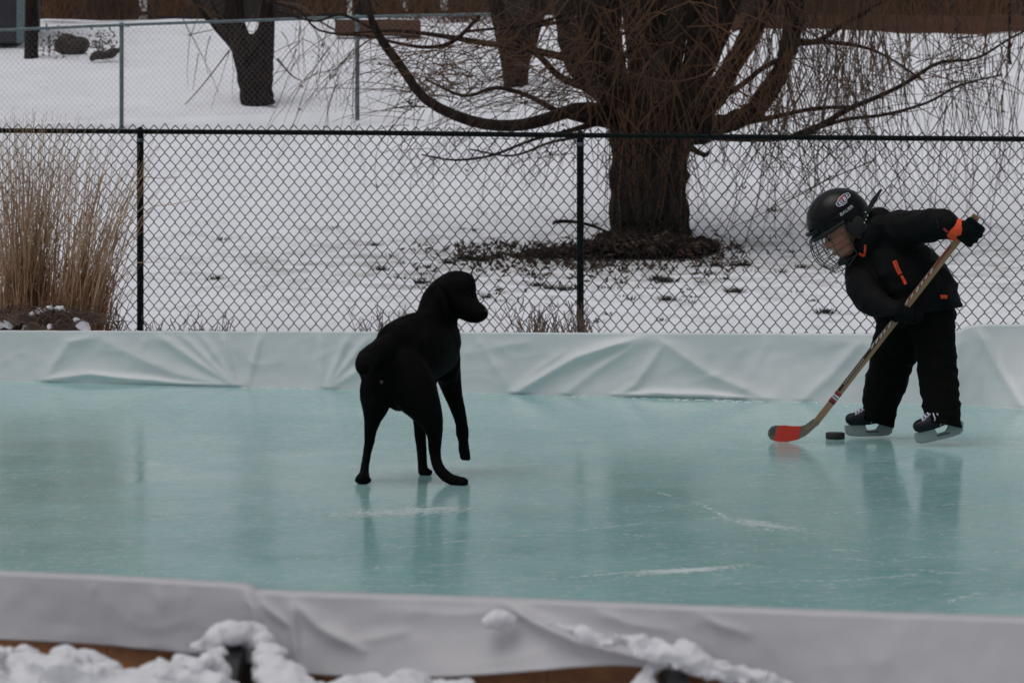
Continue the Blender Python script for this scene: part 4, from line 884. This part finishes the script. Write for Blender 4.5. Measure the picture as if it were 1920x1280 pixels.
def decal(name, poly, x0, z0, sc, ang, matr, off, sy=1.0):
    """flat outlines (or text) laid on the near side of the shell: reading direction is backwards along the head"""
    ca, sa = math.cos(ang), math.sin(ang); bm = bmesh.new(); vs_ = []
    for loop in poly:
        vv = [bm.verts.new((p[0], p[1], 0)) for p in loop]; bm.faces.new(vv)
    bmesh.ops.triangulate(bm, faces=bm.faces[:]); bmesh.ops.subdivide_edges(bm, edges=bm.edges[:], cuts=2, use_grid_fill=True)
    for v in bm.verts:
        X, Y = v.co.x*sc, v.co.y*sc*sy; v.co = surf(x0-(X*ca-Y*sa), z0+X*sa+Y*ca, off)
    return bmobj(name, bm, matr, hm, False)
def lettering(name, txt, x0, z0, size, ang, matr, off, shear=0, bold=.02, sx=1.0):
    cu = bpy.data.curves.new('t', 'FONT'); cu.body = txt; cu.size = 1; cu.align_x = 'CENTER'; cu.align_y = 'CENTER'; cu.offset = bold; cu.shear = shear; cu.space_character = 1.05
    t = bpy.data.objects.new('t', cu); C.objects.link(t); me = bpy.data.meshes.new_from_object(t.evaluated_get(bpy.context.evaluated_depsgraph_get())); bpy.data.objects.remove(t)
    ca, sa = math.cos(ang), math.sin(ang)
    for v in me.vertices:
        X, Y = v.co.x*size*sx, v.co.y*size; v.co = surf(x0-(X*ca-Y*sa), z0+X*sa+Y*ca, off)
    me.name = name; return link(name, me, matr, hm, False)
lx, lz = -.040, .068
decal('crest', [[(-1.55, -.75), (-1.25, -1.15), (-.75, -1.10), (-.55, -1.25), (.35, -1.05), (.45, -.55), (.75, -.35), (1.5, -.15), (1.65, .35), (1.45, .85), (.6, 1.0), (-.5, .75), (-1.2, .1), (-1.6, -.2)]], lx, lz, .0225, -.10, M['white'], .0016, .74)
decal('crest_ground', [[(-1.42, -.72), (-1.18, -1.02), (-.72, -.98), (-.52, -1.12), (.25, -.94), (.34, -.46), (.70, -.24), (1.38, -.06), (1.52, .33), (1.36, .73), (.58, .88), (-.44, .64), (-1.12, .0), (-1.46, -.24)]], lx, lz, .0225, -.10, M['navy'], .0022, .74)
decal('crest_cap', [[(-1.0, .0), (-.4, .58), (.55, .80), (.75, .55), (.5, .15), (-.1, .0), (-.5, -.05)]], lx, lz, .0225, -.10, M['redprint'], .0028, .74)
lettering('crest_letters', 'S', lx+.020, lz-.0095, .024, -.1, M['white'], .0034, bold=.03); lettering('crest_letters', 'L', lx+.0065, lz-.0075, .025, -.1, M['white'], .0034, bold=.03)
lettering('crest_letters', 'P', lx-.006, lz-.0035, .023, -.1, M['white'], .0034, bold=.03); lettering('crest_letters', 'S', lx-.022, lz+.0005, .018, -.1, M['white'], .0034, bold=.03)
lettering('maker_letters', 'BAUER', -.026, .025, .0165, .06, M['greyprint'], .0016, .15, .02, 1.25)
decal('side_label', [[(-.5, .9), (.45, 1.0), (.6, -.5), (.1, -1.0), (-.35, -.6)]], .002, -.040, .014, .1, M['white'], .004); decal('side_label_print', [[(-.2, .6), (.25, .65), (.32, -.4), (-.05, -.45)]], .002, -.040, .014, .1, M['greyprint'], .005)
sp = [P(1614, 432, 9.86), P(1622, 408, 9.85), P(1628, 394, 9.84), P(1639, 375, 9.84), P(1652.5, 355, 9.84)]
V = []; Fc = []
for i, p in enumerate(sp):
    w = (.006, .007, .008, .010, .004)[i]; d = (sp[min(i+1, 4)]-sp[max(i-1, 0)]).normalized(); s = d.cross(Vector((0, 1, 0))).normalized()*w
    for yy in (-.002, .002): V += [p-s+Vector((0, yy, 0)), p+s+Vector((0, yy, 0))]
for i in range(4):
    for a, b in ((0, 1), (1, 3), (3, 2), (2, 0)): Fc.append((i*4+a, i*4+b, i*4+4+b, i*4+4+a))
Fc += [(0, 2, 3, 1), (16, 17, 19, 18)]
pyobj('strap', V, Fc, M['blackplastic'], hm, False)
bm = bmesh.new()
for a, b in ((1623, 398), (1627, 404), (1624, 412), (1621, 418)): ell(bm, P(a, b, 9.83), .0035)
bmobj('strap_snaps', bm, M['chrome'], hm)
# gloves
def glove(cx, cy, D, axis, perp, palm, fl, dz0, dz1, wrist, thumb, name='glove'):
    bm = bmesh.new(); ax = Vector((axis[0], axis[1])); pp = Vector((perp[0], perp[1]))
    limb(bm, [(wrist[0], wrist[1], wrist[2], 17), (palm[0]-4, palm[1], palm[2], 19), (palm[0]+6, palm[1]+1, palm[2], 18)], .7)
    for k, o in enumerate((-19, -7, 5, 16)):
        L = fl*(.86, 1.0, 1.04, .92)[k]; b = Vector((cx, cy))+ax*o
        limb(bm, [(b.x-pp.x*8, b.y-pp.y*8, D+dz0, 7.6), (b.x+pp.x*L*.45, b.y+pp.y*L*.45, D+dz0*1.05, 7.2), (b.x+pp.x*L, b.y+pp.y*L, D+dz0*.3, 6.9), (b.x+pp.x*L*.95, b.y+pp.y*L*.95, D+dz1*.6, 6.6), (b.x+pp.x*L*.45, b.y+pp.y*L*.45, D+dz1, 6.2)], 1)
    limb(bm, thumb, 1)
    return link(name, fuse(bm, .0034, 3, nz_disp(.0012, 60)), M['knit'], person)
SB = P(1830, 406, 9.62); SH = P(1531, 790, 9.895)          # stick: butt end and heel
def shaft_at(py): t = (SB.z-P(0, py, 9.7).z)/(SB.z-SH.z); p = SB.lerp(SH, t); return p
g1_ = glove(1815, 431, 9.635, (.615, -.788), (.80, .60), (1809, 431, 9.61), 21, -.030, .030, (1800, 431, 9.625), [(1806, 440, 9.64, 9), (1812, 448, 9.662, 8), (1822, 442, 9.668, 7), (1829, 433, 9.665, 6)])
g2_ = glove(1697, 588, 9.745, (.615, -.788), (-.80, -.60), (1708, 590, 9.765), 17, .024, -.002, (1690, 588, 9.71), [(1708, 580, 9.76, 8.5), (1705, 572, 9.75, 8), (1701, 566, 9.748, 7)])
bm = bmesh.new(); limb(bm, [(1787, 429.5, 9.63, 22), (1793, 430.5, 9.628, 22.5), (1797, 431, 9.626, 21.5)], 1); cf = link('cuff', fuse(bm, .004, 3), M['orange'], g1_)
# skates
def skate(O, fwd, up, label=None):
    fwd = fwd.normalized(); lat = up.cross(fwd).normalized(); upv = fwd.cross(lat); R_ = Matrix((fwd, lat, upv)).transposed()
    def T(x, y, z): return O+R_ @ Vector((x, y, z))
    bm = bmesh.new()
    def run(rows):
        for w in crom(rows, 10): ell(bm, T(w[0], 0, w[1]), (w[2], w[3], w[4]), R_, 2)
    run([(.070, .064, .028, .030, .026), (.045, .066, .034, .034, .028), (.01, .072, .036, .034, .034), (-.03, .085, .036, .033, .042), (-.055, .075, .034, .031, .038)])
    run([(-.025, .095, .036, .032, .030), (-.038, .115, .034, .030, .026)])
    run([(.03, .088, .018, .024, .012), (.0, .108, .022, .028, .016)])
    sk = link('skate', fuse(bm, .0038, 3), M['boot'], person)
    out = [(.099, .028), (.096, .014), (.085, .005), (.06, .001), (0, 0), (-.06, .001), (-.085, .007), (-.097, .022), (-.100, .040), (-.090, .052), (-.045, .050), (-.040, .036), (-.028, .021), (.004, .018), (.012, .026), (.016, .040), (.06, .040), (.097, .040)]
    bm = bmesh.new()
    for sy, rev in ((-.0075, 0), (.0075, 1)):
        pass
    a = [bm.verts.new(T(x, -.0085, z)) for x, z in out]; b = [bm.verts.new(T(x, .0085, z)) for x, z in out]
    bm.faces.new(a); bm.faces.new(b[::-1])
    for i in range(len(out)): bm.faces.new((a[i], b[i], b[(i+1) % len(out)], a[(i+1) % len(out)]))
    bmesh.ops.recalc_face_normals(bm, faces=bm.faces); bmesh.ops.bevel(bm, geom=[e for e in bm.edges if len(e.link_faces) == 2 and e.calc_face_angle(0) > 1], offset=.002, segments=2)
    bmobj('blade_holder', bm, M['holder'], sk, False)
    rn = [(.097, .008), (.08, -.003), (.05, -.0055), (-.05, -.0055), (-.082, -.002), (-.097, .010)]; up_ = [(x*.98, z+.006) for x, z in rn][::-1]; o2 = rn+up_
    bm = bmesh.new(); a = [bm.verts.new(T(x, -.0018, z)) for x, z in o2]; b = [bm.verts.new(T(x, .0018, z)) for x, z in o2]; bm.faces.new(a); bm.faces.new(b[::-1])
    for i in range(len(o2)): bm.faces.new((a[i], b[i], b[(i+1) % len(o2)], a[(i+1) % len(o2)]))
    bmesh.ops.recalc_face_normals(bm, faces=bm.faces); bmobj('runner', bm, M['steel'], sk, False)
    bm = bmesh.new(); box(bm, T(-.012, .0105, .0135), (.026, .0016, .0016), R_); bmobj('holder_slot', bm, M['blackplastic'], sk, False)
    ln = []
    for k in range(4):
        x = .056-.013*k; z = .090+.0075*k; ln.append([(*T(x+.004, .022, z-.008), .0028), (*T(x, .008, z+.002), .003), (*T(x-.006, -.008, z+.003), .003), (*T(x-.008, -.022, z-.006), .0028)])
        ln.append([(*T(x-.006, .022, z-.004), .0028), (*T(x+.002, .006, z+.002), .003), (*T(x+.004, -.010, z+.001), .003)])
    ln.append([(*T(.012, .020, .112), .0028), (*T(.018, .036, .100), .003), (*T(.016, .040, .086), .003), (*T(.020, .041, .076), .0028)]); ln.append([(*T(.008, .022, .112), .0028), (*T(.004, .040, .100), .003), (*T(.0, .042, .088), .0028)])
    tubes('laces', ln, M['lace'], sk, 6, True)
    ss = []
    for k in range(2):
        x = -.012-.016*k; ss.append([(*T(x+.012, .0335, .052), .003), (*T(x+.004, .0355, .066), .0032), (*T(x-.004, .036, .080), .003)])
    tubes('stripes', ss, M['holder'], sk, 6, True)
    return sk
skate(P(1629, 816, 10.14)+Vector((0, 0, .002)), Vector((-1, -.12, 0)), Vector((0, -.03, 1)))
skate(P(1763, 823, 9.735)+Vector((0, 0, .004)), Vector((-.976, -.14, -.215)), Vector((-.215, -.05, .976)))

# ---------------------------------------------------------------- hockey stick and puck
st = empty('hockey_stick', on_ice(1480, 828)); tag(st, 'wooden hockey stick with a red wrapped blade held by the young player', 'hockey stick')
ax = (SB-SH).normalized(); nn = Vector((0, -1, 0)); nn = (nn-ax*nn.dot(ax)).normalized(); sd = ax.cross(nn).normalized(); SR = Matrix((sd, nn, ax)).transposed(); SL = (SB-SH).length
def sbox(name, a0, a1, s0, s1, off, matr, parent, th=.0012, bev=0):
    bm = bmesh.new(); c = SH+ax*((a0+a1)/2)+sd*((s0+s1)/2)+nn*off; box(bm, c, (abs(s1-s0)/2, th, abs(a1-a0)/2), SR)
    if bev: bmesh.ops.bevel(bm, geom=bm.edges[:], offset=bev, segments=2)
    return bmobj(name, bm, matr, parent, False)
shf = sbox('shaft', -.012, SL-.03, -.0125, .0125, 0, M['wood'], st, .0095, .003)
# which side is the upper left edge of the shaft in the photo
sg = 1 if (sd.x < 0) else -1
sbox('butt_knob', SL-.034, SL+.004, -.0145, .0145, 0, M['straw'], st, .012, .004)
def alongpx(py): return (SH.z-P(0, py, 9.78).z)/(SH.z-SB.z)*SL
A1, A2 = alongpx(640), alongpx(465)
sbox('red_strip', alongpx(545), alongpx(462), sg*.0122, sg*.0045, .0098, M['redprint'], shf); sbox('dark_strip', alongpx(735), alongpx(636), sg*.0122, sg*.002, .0098, M['blacktape'], shf); sbox('red_strip', alongpx(640), alongpx(545), sg*.0122, sg*.007, .0097, M['redprint'], shf)
bm = bmesh.new(); rq = random.Random(2)
a = alongpx(655)
while a < alongpx(505):
    l = rq.uniform(.010, .024); c = SH+ax*(a+l/2)+sd*(sg*rq.uniform(.0075, .0095))+nn*.0112
    box(bm, c, (rq.uniform(.0016, .0028), .0004, l/2), SR @ Matrix.Rotation(sg*.25, 3, 'Y')); a += l+rq.uniform(.004, .012)
bmobj('white_print', bm, M['white'], shf, False); bm = bmesh.new()
a = alongpx(722)
while a < alongpx(672):
    l = .006; c = SH+ax*(a+l/2)+sd*(sg*.007)+nn*.0112; box(bm, c, (.002, .0004, l/2), SR @ Matrix.Rotation(sg*.4, 3, 'Y')); a += .011
bmobj('white_print', bm, M['white'], shf, False)
b0 = alongpx(757)
for d0, d1, mm in ((0, .006, 'blacktape'), (.006, .020, 'redprint'), (.020, .026, 'white'), (.026, .030, 'blacktape'), (.030, .038, 'white'), (.038, .052, 'redprint')): sbox('band', b0+d0, b0+d1, -.0131, .0131, 0, M[mm], shf, .0101)
BL = [(1439.5, 815), (1441, 806), (1446, 800), (1454, 797), (1470, 797.5), (1486, 799), (1500, 799), (1510, 796), (1518, 790.5), (1525, 784.5), (1538, 791), (1530, 799), (1520, 808.5), (1511, 816), (1495, 824), (1475, 827.5), (1458, 827), (1445, 824)]
def bladeD(px): return 9.935-.045*(px-1439)/90
def bprism(name, poly, matr, parent, th):
    bm = bmesh.new(); a = [bm.verts.new(P(x, y, bladeD(x))+Vector((0, -th, 0))) for x, y in poly]; b = [bm.verts.new(P(x, y, bladeD(x))+Vector((0, th, 0))) for x, y in poly]
    bm.faces.new(a); bm.faces.new(b[::-1]); k = len(poly)
    for i in range(k): bm.faces.new((a[i], b[i], b[(i+1) % k], a[(i+1) % k]))
    bmesh.ops.recalc_face_normals(bm, faces=bm.faces); return bmobj(name, bm, matr, parent, False)
bl_ = bprism('blade', BL, M['greytape'], st, .0045)
bprism('red_wrap', [(1450, 826), (1458, 798), (1470, 797), (1486, 798.6), (1503, 798.6), (1500, 810), (1497, 823.6), (1475, 828), (1460, 827.6)], M['redwrap'], bl_, .0058)
for k in range(4): x = 1506+k*5; bprism('heel_stripe', [(x, 812-k*4.0), (x+1.6, 811-k*4.0), (x+9, 801-k*4.0), (x+7.2, 801-k*4.0)], M['wood'], bl_, .0053)
for k in range(3): x = 1443+k*3.5; bprism('tip_stripe', [(x, 818-k), (x+1.2, 818-k), (x+4, 803-k), (x+2.8, 803-k)], M['blacktape'], bl_, .0053)
bm = bmesh.new(); pc = on_ice(1566, 822.5); prof = [(0, .0254), (.033, .0254), (.0362, .0245), (.0381, .022), (.0381, .0035), (.0365, .001), (.033, 0), (0, 0)]
n = 48; rows = []
for r, z in prof: rows.append([bm.verts.new((pc.x+r*math.cos(2*math.pi*i/n), pc.y+r*math.sin(2*math.pi*i/n), z+.0005)) for i in range(n)] if r > 0 else [bm.verts.new((pc.x, pc.y, z+.0005))])
for j in range(len(rows)-1):
    for i in range(n):
        i2 = (i+1) % n; a, b = rows[j], rows[j+1]
        if len(a) == 1: bm.faces.new((a[0], b[i], b[i2]))
        elif len(b) == 1: bm.faces.new((a[i2], a[i], b[0]))
        else: bm.faces.new((a[i], b[i], b[i2], a[i2]))
bmesh.ops.recalc_face_normals(bm, faces=bm.faces); o = bmobj('puck', bm, M['puck']); tag(o, 'black rubber hockey puck on the ice before the skates', 'puck')
